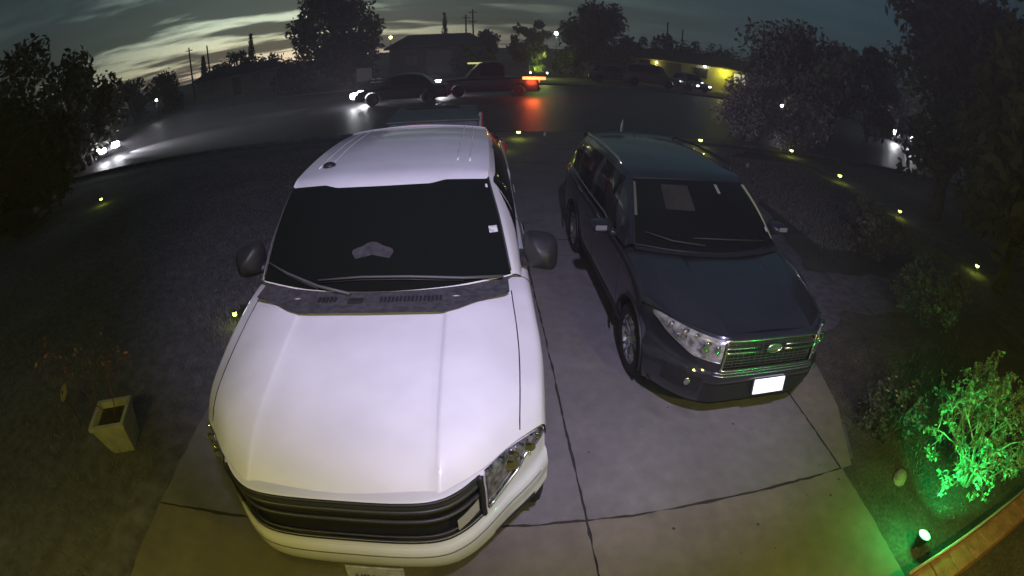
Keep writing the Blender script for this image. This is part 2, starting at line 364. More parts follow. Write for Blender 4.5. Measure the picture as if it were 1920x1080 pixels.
def TB(x): return float(np.interp(abs(x), [0, .3, .45, .55, .64, .77, .86, .94, 1.02], [0, .0, .02, .075, .165, .33, .43, .53, .66]))
def make_truck():
    T = empty('pickup_truck', (-.755, 1.145, 0), R(3.6), 'white crew cab pickup truck parked nose to the camera on the driveway', 'pickup truck')
    # --- lower body: hood, fenders, doors, bed
    st = [  # s, W, z rail, z shoulder, z fender top, z hood edge, z crease, z centre, bow?
        (.07, .985, .90, .985, 1.01, 1.030, 1.035), (.20, .99, .94, 1.045, 1.085, 1.115, 1.12), (.40, 1.0, .98, 1.09, 1.13, 1.175, 1.175),
        (.75, 1.012, 1.02, 1.125, 1.165, 1.225, 1.215), (1.10, 1.012, 1.06, 1.165, 1.205, 1.27, 1.255), (1.34, 1.005, 1.09, 1.20, 1.24, 1.295, 1.285),
        (1.60, 1.0, 1.12, 1.235, 1.26, 1.27, 1.27), (2.2, 1.0, 1.14, 1.25, 1.262, 1.265, 1.265), (3.0, 1.0, 1.15, 1.26, 1.27, 1.27, 1.27), (4.05, 1.0, 1.17, 1.28, 1.28, 1.28, 1.28),
        (4.14, 1.0, 1.22, 1.36, 1.375, 1.365, 1.365), (4.9, 1.0, 1.22, 1.37, 1.385, 1.37, 1.37), (5.70, .985, 1.22, 1.37, 1.385, 1.37, 1.37), (5.80, .965, 1.2, 1.35, 1.36, 1.35, 1.35)]
    G = []
    for (s, W, zr, zs, ze, zc, zh) in st:
        bow = lambda x: s + TB(x) * max(0, 1 - s / 1.25)
        row = []
        bed = s > 4.1
        for x, z in ((W - .05, .40), (W - .012, .62), (W, .82), (W - .008, zr), (W - .035, zs - .035), (W - .10, zs), (W - .19 if not bed else W - .13, ze), (.64, zc * .7 + ze * .3 + .006), (.47, zc), (.40 if not bed else .38, zc - .012), (0, zh)):
            row.append((x, bow(x), z))
        G.append(row)
    S = Surf(G, arches=((.98, .40, .47), (4.66, .40, .47)))
    us = []
    for i in range(len(st) - 1):
        n = max(2, int((st[i + 1][0] - st[i][0]) / .05)); us += lin(i, i + 1, n + 1)[:-1]
    us.append(len(st) - 1)
    nr = S.nr
    ws = []
    for j in range(2 * (nr - 1)): ws += lin(j, j + 1, 5)[:-1]
    ws.append(2 * (nr - 1))
    body = MB().grid(S.patch(us, ws))
    P = S.patch([len(st) - 1], ws)[0]; c = np.array([0, 5.82, .8]); body.add(list(P) + [c], [(i, i + 1, len(P)) for i in range(len(P) - 1)])
    body.grid([[(-.9, y, .42), (.9, y, .42)] for y in (.6, 5.75)])
    # --- fascia (bumper, grille opening, hood lip)
    cols = [0, .3, .45, .55, .64, .77, .86, .94, 1.0]
    B = [TB(c) for c in cols]
    prof = [(.36, .12, .93), (.43, .05, .98), (.485, .01, 1), (.55, -.015, 1.005), (.62, -.02, 1.005), (.665, -.01, 1), (.70, .012, .995), (.76, .018, .985), (.92, .02, .98), (.965, .014, .975), (1.015, .015, .972), (1.028, .03, .972), (1.035, .065, .965), (1.03, .20, .955)]
    FG = []
    for (z, y0, kx) in prof:
        row = []
        for x, b in zip(cols[::-1], B[::-1]):
            zz = z
            if z > .7: zz = z - float(np.interp(x, [.4, .64, .795, .885, .95, 1.0], [0, .015, .045, .085, .13, .19])) * min((z - .7) / .39, 1)
            row.append((x * kx, y0 + b * (1 if .5 < z < 1.09 else .93), zz))
        FG.append(row)
    F = Surf(FG)
    fus = []
    for i in range(len(prof) - 1): fus += lin(i, i + 1, 4)[:-1]
    fus.append(len(prof) - 1)
    fw = lin(0, F.W, 161); GW = 3.9
    FP = F.patch(fus, fw)
    for i in range(len(fus) - 1):
        for j in range(len(fw) - 1):
            uc, wc = (fus[i] + fus[i + 1]) / 2, (fw[j] + fw[j + 1]) / 2
            if 6.5 < uc < 10.8 and GW < wc < F.W - GW: continue
            body.add([FP[i][j], FP[i + 1][j], FP[i + 1][j + 1], FP[i][j + 1]], [(0, 1, 2, 3)], True)
    body = body.build('body', M_white, T)
    # grille: dark recessed surface with bars
    c = F.nr - 1
    gw = lin(GW, F.W - GW, 61)
    def gpatch(u0, u1, w0, w1, off, nu=6, nw=31): return F.patch(lin(u0, u1, nu), lin(w0, w1, nw), -off)[::-1]
    g = MB().grid(F.patch(lin(6.3, 10.9, 14), gw, -.045)[::-1]).build('grille', M_black, T)
    bars = MB()
    for u, r in ((6.9, .007), (7.7, .011), (8.3, .006), (8.9, .012), (9.5, .009), (10.1, .008), (10.5, .014)):
        pts = [F(u, w, -.016) for w in gw]; bars.tube(pts, r, 8)
    bars.build('grille_bars', mat('satin_grey_bar', (.045, .045, .047), .4, .2), g)
    fr = MB()
    fr.tube([F(6.5, w, -.008) for w in gw], .012, 6); fr.tube([F(10.8, w, -.004) for w in gw], .010, 6)
    fr.tube([F(u, GW, .0) for u in lin(6.5, 10.8, 8)], .016, 6); fr.tube([F(u, F.W - GW, .0) for u in lin(6.5, 10.8, 8)], .016, 6)
    fr.build('grille_frame', M_black, g)
    # headlights wrap the corner
    for sd in (0, 1):
        def W_(w): return w if sd == 0 else F.W - w
        wl = lin(.35, 3.75, 22)
        lo = lambda w: float(np.interp(w, [.35, 1.2, 2.4, 3.75], [10.0, 8.7, 7.4, 6.9])); hi = 11.2
        hl = MB().grid([[F(lo(w) + (hi - lo(w)) * f, W_(w), .004 + .010 * math.sin(PI * f) ** .5) for w in wl] for f in lin(0, 1, 9)]).build('headlight', M_lens2, T)
        for w0 in (2.1, 2.35): MB().tube([F(lo(w0) + (hi - lo(w0)) * f, W_(w0 + .5 * f), .016) for f in lin(.05, .9, 8)], .006, 5).build('headlight_divider', M_alloy, hl)
        MB().tube([F(lo(w) + .12, W_(w), .014) for w in wl], .008, 6).build('headlight_strip', M_alloy, hl)
        for (u, w, r) in ((8.6, 2.95, .042), (9.9, 2.75, .030), (9.4, 1.75, .034), (10.3, 1.1, .020)):
            p = F(u, W_(w), .018); MB().lathe([(.001, -.006), (r * .5, -.012), (r * .8, -.006), (r, 0), (r * 1.1, -.004)], p, 'Y', 16).build('reflector', M_reflector, hl)
        t = MB().grid([[F(u + .25 * (5.3 - w), W_(w), .012) for w in lin(4.15, 5.25, 7)] for u in lin(7.05, 7.55, 4)]).build('marker_lens', mat('marker_lens', (.42, .41, .38), .3, coat=1), hl)
        e = MB().tube([F(lo(w), W_(w), .004) for w in wl], .008, 6).build('headlight_rim', M_black, hl)
        # fog lamp slot in the bumper corner
        MB().grid([[F(u, W_(w), .003) for w in lin(1.3, 3.6, 12)] for u in lin(1.7, 2.6, 5)]).build('fog_lamp_recess', M_black, T)
    # bumper groove shade painted as a flat grey strip + lower lip
    MB().grid([[F(u, w, .003) for w in lin(.8, F.W - .8, 81)] for u in (4.30, 4.48)]).build('bumper_groove_shade', mat('groove_shadow', (.16, .16, .15), .8), T)
    MB().grid([[F(u, w, .004) for w in lin(.4, F.W - .4, 81)] for u in lin(0, 1.05, 5)]).build('air_dam', M_black, T)
    # number plate under the bumper
    pl = MB().bbox((0, 0, 0), (.305, .012, .155), .004).build('number_plate', M_plate2, T); pl.location = (.08, -.045, .455); pl.rotation_euler = (R(-14), 0, 0)
    add_text(pl, 'plate_characters', 'VSW 81', .062, Matrix.Translation((0, -.008, -.005)) @ Matrix.Rotation(R(90), 4, 'X'), M_ink)
    # seams: hood sides, hood front, doors
    uh = lambda y: np.interp(y, [r[0] for r in st], range(len(st)))
    for sd in (0, 1):
        def W_(w): return w if sd == 0 else S.W - w
        seam(S, [(u, W_(5.7)) for u in lin(.35, uh(1.5), 24)], .0005, .0035).build('hood_seam', M_seam, T)
        for y in (1.72, 2.85, 4.0):
            seam(S, [(uh(y), W_(w)) for w in lin(.3, 5.2, 14)], 0, .004).build('door_seam', M_seam, T)
        for y in (2.70, 3.72):
            p = S(uh(y), W_(3.3), .028)
            h = MB().bbox(p, (.022, .22, .036), .008).build('door_handle', M_chrome, T)
        seam(S, [(u, W_(1.6)) for u in lin(uh(1.6), uh(4.1), 24)], .004, .010).build('door_moulding', M_chrome, T)
        rb = MB().tube([(sgn_x(sd) * 1.0, 1.6, .38), (sgn_x(sd) * 1.03, 1.8, .36), (sgn_x(sd) * 1.03, 3.9, .36), (sgn_x(sd) * 1.0, 4.1, .38)], .045, 10).build('running_board', M_black, T)
        for y in (.98, 4.66):
            wheel(T, sgn_x(sd) * .86, y, .40, .40, .26, sgn_x(sd), 6)
            MB().grid([[(sgn_x(sd) * (.83 + dx), y + .465 * math.cos(q), .40 + .465 * math.sin(q)) for dx in (-.2, .125)] for q in lin(0, PI, 24)]).build('wheel_well', M_black, T)
        # tail lamp, orange-red where it wraps the bed corner
        MB().bbox((sgn_x(sd) * .985, 5.72, 1.12), (.06, .16, .42), .015).build('tail_lamp', M_red, T)
    # --- cowl
    ck = [(0, 1.15), (.44, 1.155), (.52, 1.19), (.63, 1.27), (.80, 1.36), (.86, 1.42)]
    rows = []
    for f in lin(0, 1, 9):
        row = []
        for x in lin(-.83, .83, 61):
            ya = np.interp(abs(x), [k[0] for k in ck], [k[1] for k in ck]); yb = 1.47 + .20 * (abs(x) / .83) ** 2
            y = ya + (yb - ya) * f; z = 1.286 - .014 * (abs(x) / .8) ** 2 + .045 * max(0, f - .55)
            row.append((x, y, z + .014))
        rows.append(row)
    cw = MB().grid(rows)
    cowl = cw.build('cowl_panel', M_cowl, T)
    sl = MB()
    for k in range(16):
        sl.bbox((.06 + k * .024, 1.29 + .002 * k * .3, 1.308), (.013, .045, .012), .002)
    M_gr = mat('grating_black', (.012, .012, .013), .8); sl.build('cowl_grating', M_gr, cowl); sl = MB()
    for k in range(5): sl.bbox((-.34 + k * .026, 1.30, 1.308), (.015, .05, .012), .002)
    sl.build('cowl_grating', M_gr, cowl); sl = MB()
    sl.bbox((-.10, 1.28, 1.308), (.09, .05, .012), .003)
    sl.build('cowl_grating', M_gr, cowl)
    # --- greenhouse
    def gst(pts): return pts
    A = [(.925, 1.66, 1.255), (.90, 1.63, 1.28), (.865, 1.60, 1.30), (.80, 1.555, 1.30), (.42, 1.42, 1.30), (0, 1.375, 1.30)]
    Bm = [(.935, 2.12, 1.26), (.885, 2.12, 1.54), (.735, 2.10, 1.785), (.68, 2.06, 1.80), (.36, 1.98, 1.825), (0, 1.95, 1.83)]
    mid = [tuple(np.array(a) * .5 + np.array(b) * .5 + np.array((.008 if i < 3 else 0, 0, .03 if i > 1 else 0))) for i, (a, b) in enumerate(zip(A, Bm))]
    def roofst(y, k=0, w=0): return [(.94 + w, y, 1.27), (.895 + w, y, 1.60), (.755 + w, y, 1.875 + k), (.68 + w, y, 1.915 + k), (.36, y, 1.945 + k), (0, y, 1.952 + k)]
    GS = [A, mid, Bm, roofst(2.42, -.022, -.004), roofst(2.9), roofst(3.4, -.004), roofst(3.85, -.022, -.01), [(.93, 3.98, 1.27), (.885, 3.98, 1.56), (.735, 3.96, 1.79), (.66, 3.93, 1.83), (.36, 3.92, 1.855), (0, 3.92, 1.87)],
          [(.93, 4.08, 1.27), (.86, 4.09, 1.40), (.80, 4.09, 1.45), (.62, 4.09, 1.45), (.36, 4.09, 1.45), (0, 4.09, 1.45)]]
    for row in GS[3:7]:
        for i, p in enumerate(row): row[i] = (p[0], p[1] - (.12 if row is GS[3] else 0), p[2] - .04 * (p[2] > 1.8))
    C = Surf(GS)
    cus = lin(0, 8, 81); cwv = lin(0, C.W, 81)
    cab = MB().grid(C.patch(cus, cwv)).build('cab', M_white, T)
    # windscreen with stepped top edge
    wl = lin(2.62, C.W - 2.62, 61)
    rows = []
    for f in lin(-.04, 1, 26):
        row = []
        for w in wl:
            x = abs(C.raw(1.9, w)[0]); top = 2.02 - .10 * (1 - min(max((x - .33) / .10, 0), 1)) if x < .43 else 2.02
            row.append(C(.10 + (top - .10) * f, w, .004))
        rows.append(row)
    ws_ = MB().grid(rows).build('windscreen', M_glass, T)
    for W2 in (2.60, C.W - 2.60): MB().tube([C(u, W2, .003) for u in lin(.08, 2.02, 16)], .007, 6).build('windscreen_trim', M_black, ws_)
    p = C(.95, C.W - 0 if False else 2.95, .008)
    # toll sticker low on the right, small one above
    for (u, w, a, b_) in ((.86, 3.02, .052, .040), (1.80, 2.92, .02, .03)):
        rows = [[C(u + du, w + dw, .006) for dw in (-a * 2.4, 0, a * 2.4)] for du in (-b_ * 1.6, b_ * 1.6)]
        stc = MB().grid(rows).build('windscreen_sticker', M_paper, ws_)
    # wipers
    for pts in ([(.00, 3.05), (.10, 3.7), (.22, 4.5), (.24, 5.2), (.17, 5.9)], [(-.02, 5.35), (.08, 5.9), (.22, 6.5), (.34, 7.05)]):
        MB().tube([C(u, w, .030) for u, w in pts], [.011, .010, .009, .008, .006][:len(pts)], 6).build('wiper', mat('wiper_grey', (.085, .085, .09), .45), T)
        MB().tube([C(u - .035, w, .018) for u, w in pts[1:]], .005, 5).build('wiper_blade', M_black, T)
    # side windows
    for sd in (0, 1):
        def W_(w): return w if sd == 0 else C.W - w
        for (u0, u1) in ((2.05, 4.15), (4.45, 6.45)):
            rows = [[C(u, W_(w), .004) for w in lin(.12, 1.86, 12)] for u in lin(u0, u1, 20)]
            MB().grid(rows).build('side_window', M_glass, T)
        rows = [[C(u, W_(w), .004) for w in lin(.15, .15 + 1.6 * (u - .75) / 1.3, 8)] for u in lin(.85, 1.98, 12)]
        MB().grid(rows).build('quarter_window', M_glass, T)
        MB().grid([[C(u, W_(w), .003) for w in lin(.05, 1.95, 8)] for u in lin(4.17, 4.43, 4)]).build('door_pillar', M_black, T)
        # mirrors
        k = sgn_x(sd)
        m = MB(); 
        prof = []
        for t in lin(0, 1, 9):
            yy = 1.74 + .20 * t; rr = math.sin(min(t * 1.25 + .18, 1) * PI / 2)
            ring = []
            for q in lin(0, 2 * PI, 25)[:-1]:
                cx, sx = math.cos(q), math.sin(q); ex = abs(cx) ** .55 * (1 if cx > 0 else -1); ey = abs(sx) ** .55 * (1 if sx > 0 else -1)
                ring.append((k * 1.07 + ex * .115 * rr, yy - .04, 1.35 + ey * .125 * rr - .02 * ex * k))
            prof.append(ring)
        n = 24; vs = [p for r_ in prof for p in r_]; fs = [(i * n + j, i * n + (j + 1) % n, (i + 1) * n + (j + 1) % n, (i + 1) * n + j) for i in range(8) for j in range(n)]
        fs.append(tuple(range(n - 1, -1, -1)))
        m.add(vs, fs, True); m.tube([(k * .93, 1.84, 1.28), (k * .99, 1.83, 1.285), (k * 1.06, 1.83, 1.30)], [.045, .040, .045], 10)
        mo = m.build('side_mirror', M_black, T)
        MB().add([prof[-1][j] for j in range(n)], [tuple(range(n))]).build('mirror_glass', M_chrome, mo)
    # rear window
    MB().grid([[C(u, w, .004) for w in lin(2.6, C.W - 2.6, 20)] for u in lin(7.15, 7.85, 6)]).build('rear_window', M_glass, T)
    # roof grooves and antenna fin
    for x in (-.52, -.40, .52, .40):
        rows = [[(x + dx, y, None) for dx in (-.012, 0, .012)] for y in lin(2.6, 3.8, 3)]
    for w in (3.35, 3.62):
        for W2 in (w, C.W - w):
            MB().tube([C(u, W2, -.004) for u in lin(3.1, 6.3, 20)], .009, 6).build('roof_rib', M_white, T)
    MB().lathe([(.052, 0), (.048, .012), (.03, .024), (.001, .028)], (-.50, 2.35, 1.885), 'Z', 20).build('roof_antenna', M_black, T)
    # third brake light lens, tonneau cover, tailgate
    MB().bbox((.0, 3.99, 1.885), (.30, .03, .03), .006).build('brake_light', M_red, T)
    tn = MB().grid([[(x, y, 1.405 - .008 * (x / .8) ** 2) for x in lin(-.90, .90, 9)] for y in (4.16, 5.0, 5.70)]).build('bed_cover', M_ton, T)
    MB().tube([(-.90, 4.2, 1.40), (-.90, 5.7, 1.40), (.90, 5.7, 1.40), (.90, 4.2, 1.40)], .018, 6).build('cover_rail', M_black, tn)
    MB().bbox((0, 5.52, 1.415), (1.15, .14, .02), .006).build('cover_latch', M_black, tn)
    # steering wheel shape behind the glass is not built: the glass is dark; a dim reflection is painted on it as a patch
    rows = []
    for f in lin(0, 1, 6):
        row = []
        for q in lin(-.35, PI + .35, 17):
            rr = f * (1 + .10 * math.sin(5 * q)); row.append(C(.60 + .20 * rr * math.sin(q), 5.06 - .32 * rr * math.cos(q), .006))
        rows.append(row)
    MB().grid(rows).build('glass_reflection', mat('reflection_grey', (.018, .018, .021), .9, col2=(.050, .050, .058), scale=22), ws_)
    return T
def sgn_x(sd): return 1 if sd == 0 else -1
truck = make_truck()

# ------------------------------------------------------------------ dark blue wagon
def SB(x): return float(np.interp(abs(x), [0, .35, .45, .54, .64, .73, .80, .89], [0, .0, .015, .08, .19, .35, .52, .74]))
def make_suv():
    T = empty('compact_suv', (1.97, 2.62, 0), R(4.6), 'dark blue compact SUV with a chrome framed grille parked beside the white pickup', 'SUV')
    st = [(.10, .885, .80, .855, .885, .90), (.20, .89, .84, .885, .915, .925), (.40, .892, .88, .92, .955, .965), (.70, .895, .91, .955, .995, 1.005), (1.0, .893, .93, .975, 1.02, 1.03), (1.25, .89, .945, .985, 1.03, 1.035),
          (1.6, .885, .95, .99, 1.03, 1.03), (2.3, .885, .96, 1.0, 1.04, 1.04), (3.2, .885, .97, 1.02, 1.05, 1.05), (4.1, .87, .98, 1.03, 1.05, 1.05), (4.42, .82, .97, 1.0, 1.03, 1.03), (4.56, .76, .93, .95, .97, .97)]
    G = []
    for (s, W, zr, zs, ze, zh) in st:
        row = []
        for x, z, bf in ((W - .06, .25, .6), (W - .012, .40, .62), (W, .60, .8), (W - .01, zr, 1), (W - .045, zs - .025, 1), (W - .105, zs, 1), (W - .20, ze - .012, 1), (.42, ze, 1), (.36, zh - .012, 1), (0, zh, 1)):
            row.append((x, s + SB(x) * bf * max(0, 1 - s / 1.15), z))
        G.append(row)
    S = Surf(G, arches=((.91, .335, .395), (3.55, .335, .395)))
    us = []
    for i in range(len(st) - 1):
        n = max(2, int((st[i + 1][0] - st[i][0]) / .045)); us += lin(i, i + 1, n + 1)[:-1]
    us.append(len(st) - 1)
    ws = []
    for j in range(S.W): ws += lin(j, j + 1, 5)[:-1]
    ws.append(S.W)
    body = MB().grid(S.patch(us, ws))
    P = S.patch([len(st) - 1], ws)[0]; body.add(list(P) + [np.array([0, 4.6, .6])], [(i, i + 1, len(P)) for i in range(len(P) - 1)])
    body.grid([[(-.78, y, .27), (.78, y, .27)] for y in (.6, 4.4)])
    cols = [0, .35, .45, .54, .64, .73, .80, .85, .89]
    prof = [(.21, .13, .92, .55), (.25, .08, .96, .58), (.34, .045, .99, .60), (.45, .03, 1, .62), (.52, .0, 1, .72), (.565, -.005, 1, .85), (.61, .01, .99, .95), (.70, .012, .985, 1), (.79, .018, .98, 1), (.845, .025, .975, 1), (.875, .05, .97, .97), (.890, .085, .965, .93), (.87, .22, .95, .93)]
    FG = []
    for (z, y0, kx, bf) in prof:
        row = []
        for x in cols[::-1]:
            drop = float(np.interp(x, [.4, .64, .78, .84, .89], [0, .01, .03, .055, .09])) * min(max(z - .6, 0) / .25, 1)
            row.append((x * kx, y0 + SB(x) * bf, z - drop))
        FG.append(row)
    F = Surf(FG); c = F.nr - 1
    fus = lin(0, len(prof) - 1, 49); fw = lin(0, F.W, 161); GW = 6.12
    FP = F.patch(fus, fw)
    for i in range(len(fus) - 1):
        for j in range(len(fw) - 1):
            uc, wc = (fus[i] + fus[i + 1]) / 2, (fw[j] + fw[j + 1]) / 2
            if 6.15 < uc < 9.5 and GW < wc < F.W - GW: continue
            body.add([FP[i][j], FP[i + 1][j], FP[i + 1][j + 1], FP[i][j + 1]], [(0, 1, 2, 3)], True)
    body = body.build('body', M_navy, T)
    # grille
    gw = lin(GW - .05, F.W - GW + .05, 31)
    g = MB().grid(F.patch(lin(6.0, 9.65, 8), gw, -.035)[::-1]).build('grille', M_black, T)
    ml = MB()
    for u in lin(6.3, 9.4, 12): ml.tube([F(u, w, -.025) for w in gw], .0035, 5)
    for w in lin(GW, F.W - GW, 26): ml.tube([F(u, w, -.026) for u in (6.1, 7.2, 8.3, 9.5)], .003, 5)
    ml.build('grille_mesh', mat('dark_chrome_mesh', (.18, .18, .16), .3, .8), g)
    fr = MB(); loop = [F(9.55, w, .006) for w in gw] + [F(u, F.W - GW - (9.5 - u) * .02, .006) for u in (9.2, 8.2, 7.2, 6.5)] + [F(6.15, w, .004) for w in gw[::-1]] + [F(u, GW + (9.5 - u) * .02, .006) for u in (6.5, 7.2, 8.2, 9.2)]
    fr.tube(loop + loop[:2], .011, 8); fr.build('grille_frame', M_chrome, g)
    for sgn in (1, -1):
        wb = MB()
        for du in (.0, .55):
            wb.tube([F(8.35 - du, c - sgn * t, .002 + .0 * t) for t in lin(.30, 1.75, 8)], .009, 6)
        wb.build('grille_wing', M_chrome, g)
    em = MB(); p = F(8.1, c, .012)
    em.tube([(p[0] + .068 * math.cos(q), p[1] - .004, p[2] + .038 * math.sin(q)) for q in lin(0, 2 * PI, 33)], .006, 8)
    em.lathe([(.001, 0), (.064, 0)], (p[0], p[1] + .004, p[2]), 'Y', 24, .55)
    eo = em.build('oval_emblem', M_chrome, g)
    sm = MB()
    for (dx, dz, r) in ((-.030, .008, .011), (.0, .014, .006), (.022, .012, .006), (.036, .001, .006), (-.002, -.012, .006), (.022, -.014, .006)):
        for q in (0, PI / 2): sm.bbox((p[0] + dx, p[1] - .006, p[2] + dz), (r * 2, .004, r * .5), .001, ry=q)
    sm.build('emblem_star', mat('emblem_silver', (.9, .9, .88), .2, 1), eo)
    for sd in (0, 1):
        k = sgn_x(sd)
        def W_(w): return w if sd == 0 else F.W - w
        def WS(w): return w if sd == 0 else S.W - w
        wl = lin(1.5, 5.95, 26)
        lo = lambda w: float(np.interp(w, [1.5, 2.6, 4.2, 5.95], [8.9, 7.6, 6.75, 6.85])); hi = lambda w: float(np.interp(w, [1.5, 2.6, 5.95], [9.6, 9.75, 9.6]))
        hl = MB().grid([[F(lo(w) + (hi(w) - lo(w)) * f, W_(w), .004 + .012 * math.sin(PI * f) ** .5) for w in wl] for f in lin(0, 1, 9)]).build('headlight', M_lens, T)
        q = MB()
        for (w, f, r) in ((4.9, .42, .048),):
            pp = F(lo(w) + (hi(w) - lo(w)) * f, W_(w), .022); q.lathe([(.001, .0), (r * .5, -.004), (r * .8, -.008), (r, -.004), (r * 1.12, .004), (r * .9, .012)], pp, 'Y', 20)
        q.build('projector', M_reflector, hl)
        for n_, (w, f, r) in enumerate(((3.7, .55, .040), (2.9, .55, .026), (5.6, .45, .030), (4.25, .78, .018), (3.3, .25, .018))):
            pp = F(lo(w) + (hi(w) - lo(w)) * f, W_(w), .020); MB().lathe([(.001, .0), (r * .5, -.004), (r * .8, -.008), (r, -.002), (r * 1.1, .006)], pp, 'Y', 16).build('reflector', M_reflector, hl)
        MB().tube([F(lo(w) + .05, W_(w), .012) for w in wl], .006, 6).build('headlight_trim', M_alloy, hl)
        MB().grid([[F(u, W_(w), .006) for w in lin(5.2, 5.9, 5)] for u in (9.0, 9.35)]).build('amber_lens', mat('amber_lens', (.85, .62, .12), .3, coat=1), hl)
        # fog lamp pocket
        MB().grid([[F(u, W_(w), .003) for w in lin(2.3, 5.0, 8)] for u in lin(2.3, 4.1, 4)]).build('fog_lamp_recess', M_black, T)
        pp = F(3.1, W_(4.2), .01); MB().lathe([(.001, -.004), (.03, 0), (.036, .006)], pp, 'Y', 16).build('fog_lamp', M_alloy, T)
        for y in (.91, 3.55):
            wheel(T, k * .765, y, .335, .335, .22, k, 5)
            MB().grid([[(k * (.75 + dx), y + .39 * math.cos(q), .335 + .39 * math.sin(q)) for dx in (-.2, .09)] for q in lin(0, PI, 24)]).build('wheel_well', M_black, T)
            MB().tube([(k * .895, y + .40 * math.cos(a), .335 + .40 * math.sin(a)) for a in lin(-.1, PI + .1, 20)], .012, 6).build('wheel_arch_trim', M_black, T)
        uh = lambda y: np.interp(y, [r_[0] for r_ in st], range(len(st)))
        seam(S, [(u, WS(6.0)) for u in lin(.3, uh(1.2), 20)], .0005, .003).build('hood_seam', M_seam, T)
        for y in (1.42, 2.45, 3.3):
            seam(S, [(uh(y), WS(w)) for w in lin(.6, 5.2, 12)], 0, .003).build('door_seam', M_seam, T)
        for y in (2.2, 3.15):
            pp = S(uh(y), WS(3.2), .025); MB().bbox(pp, (.02, .19, .03), .007).build('door_handle', M_alloy, T)
        MB().grid([[S(u, WS(w), .004) for w in lin(0, 1.0, 5)] for u in lin(uh(1.32), uh(3.15), 16)]).build('sill_cladding', M_black, T)
    # lower intake, strips, plate
    MB().grid([[F(u, w, .004) for w in lin(5.2, F.W - 5.2, 21)] for u in lin(1.2, 3.4, 5)]).build('lower_intake', M_black, T)
    for u in (5.25, 5.75):
        MB().tube([F(u, w, .006) for w in lin(5.6, F.W - 5.6, 21)], .006, 6).build('bumper_strip', M_alloy, T)
    pl = MB().bbox((0, 0, 0), (.305, .010, .125), .004).build('number_plate', M_plate, T); pl.location = (.055, -.022, .45); pl.rotation_euler = (R(-12), 0, 0)
    MB().bbox((0, .012, 0), (.33, .012, .145), .004).build('plate_holder', M_black, pl)
    MB().grid([[F(u, w, .006) for w in lin(.3, F.W - .3, 61)] for u in lin(0, .9, 4)]).build('air_dam', M_black, T)
    # glasshouse
    A = [(.845, 1.42, 1.00), (.82, 1.40, 1.02), (.79, 1.38, 1.04), (.735, 1.33, 1.04), (.40, 1.18, 1.04), (0, 1.12, 1.04)]
    Bm = [(.85, 2.05, 1.02), (.79, 2.05, 1.26), (.665, 2.03, 1.475), (.61, 1.99, 1.49), (.34, 1.92, 1.515), (0, 1.89, 1.52)]
    mid = [tuple(np.array(a) * .5 + np.array(b) * .5 + np.array((.01 if i < 3 else 0, 0, .03 if i > 1 else 0))) for i, (a, b) in enumerate(zip(A, Bm))]
    def rf(y, k=0, w=0): return [(.85 + w, y, 1.03), (.80 + w, y, 1.30), (.69 + w, y, 1.525 + k), (.62 + w, y, 1.565 + k), (.34, y, 1.595 + k), (0, y, 1.603 + k)]
    GS = [A, mid, Bm, rf(2.18, -.022, -.005), rf(2.7), rf(3.3, -.005, -.01), rf(3.85, -.03, -.03), [(.81, 4.12, 1.04), (.75, 4.12, 1.30), (.64, 4.10, 1.47), (.56, 4.08, 1.51), (.34, 4.08, 1.53), (0, 4.08, 1.54)],
          [(.78, 4.48, 1.0), (.74, 4.50, 1.04), (.68, 4.50, 1.06), (.56, 4.50, 1.06), (.34, 4.50, 1.06), (0, 4.50, 1.06)]]
    C = Surf(GS)
    MB().grid(C.patch(lin(0, 8, 81), lin(0, C.W, 81))).build('roof', M_navy, T)
    wl = lin(2.72, C.W - 2.72, 41)
    rows = [[C(.0 + 1.95 * f, w, .004) for w in wl] for f in lin(0, 1, 22)]
    wsd = MB().grid(rows).build('windscreen', M_glass, T)
    loop = [C(1.95, w, .004) for w in wl] + [C(u, C.W - 2.72, .004) for u in lin(1.9, .05, 14)] + [C(.03, w, .004) for w in wl[::-1]] + [C(u, 2.72, .004) for u in lin(.05, 1.9, 14)]
    MB().tube(loop + loop[:1], .006, 6).build('windscreen_trim', M_black, wsd)
    # pillar trim strips on the opaque glass, lit and dim tones in their colours
    MB().grid([[C(u, 2.80 + d * (.25 + .4 * (u / 1.9)), .006) for d in (0, .25, .5)] for u in lin(.18, 1.86, 14)]).build('pillar_trim', M_olive, wsd)
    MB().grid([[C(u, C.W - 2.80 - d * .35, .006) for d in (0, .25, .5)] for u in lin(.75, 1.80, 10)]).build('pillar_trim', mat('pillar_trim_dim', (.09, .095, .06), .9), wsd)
    MB().grid([[C(u, w, .006) for w in lin(5.35, 6.15, 5)] for u in lin(1.0, 1.72, 6)]).build('house_reflection', mat('reflection_tone', (.019, .020, .014), .95, var=.4, scale=7), wsd)  # pale house reflection painted on the glass as a flat patch
    MB().grid([[C(u, w, .007) for w in (4.35, 4.45)] for u in (1.5, 1.8)]).build('mirror_stem', mat('mirror_stem_grey', (.25, .25, .22), .6), wsd)
    MB().grid([[C(u, w, .008) for w in (2.98, 3.10)] for u in (.38, .50)]).build('windscreen_sticker', M_paper, wsd)
    # cowl strip + wipers
    MB().grid([[(x, 1.05 + y + .24 * (abs(x) / .8) ** 2, 1.048 - .02 * (abs(x) / .8) ** 2 + .1 * y) for x in lin(-.78, .78, 31)] for y in (0, .05, .10)]).build('cowl_panel', M_black, T)
    for pts in ([(.55, 1.26), (.1, 1.22), (-.25, 1.24)], [(-.15, 1.17), (-.45, 1.24), (-.68, 1.36)]):
        MB().tube([(x, y, 1.045 + max(0, (y - 1.12 - .26 * x * x)) * .75 + .03) for x, y in pts], [.008, .007, .005], 6).build('wiper', mat('wiper_rubber', (.035, .035, .04), .6), T)
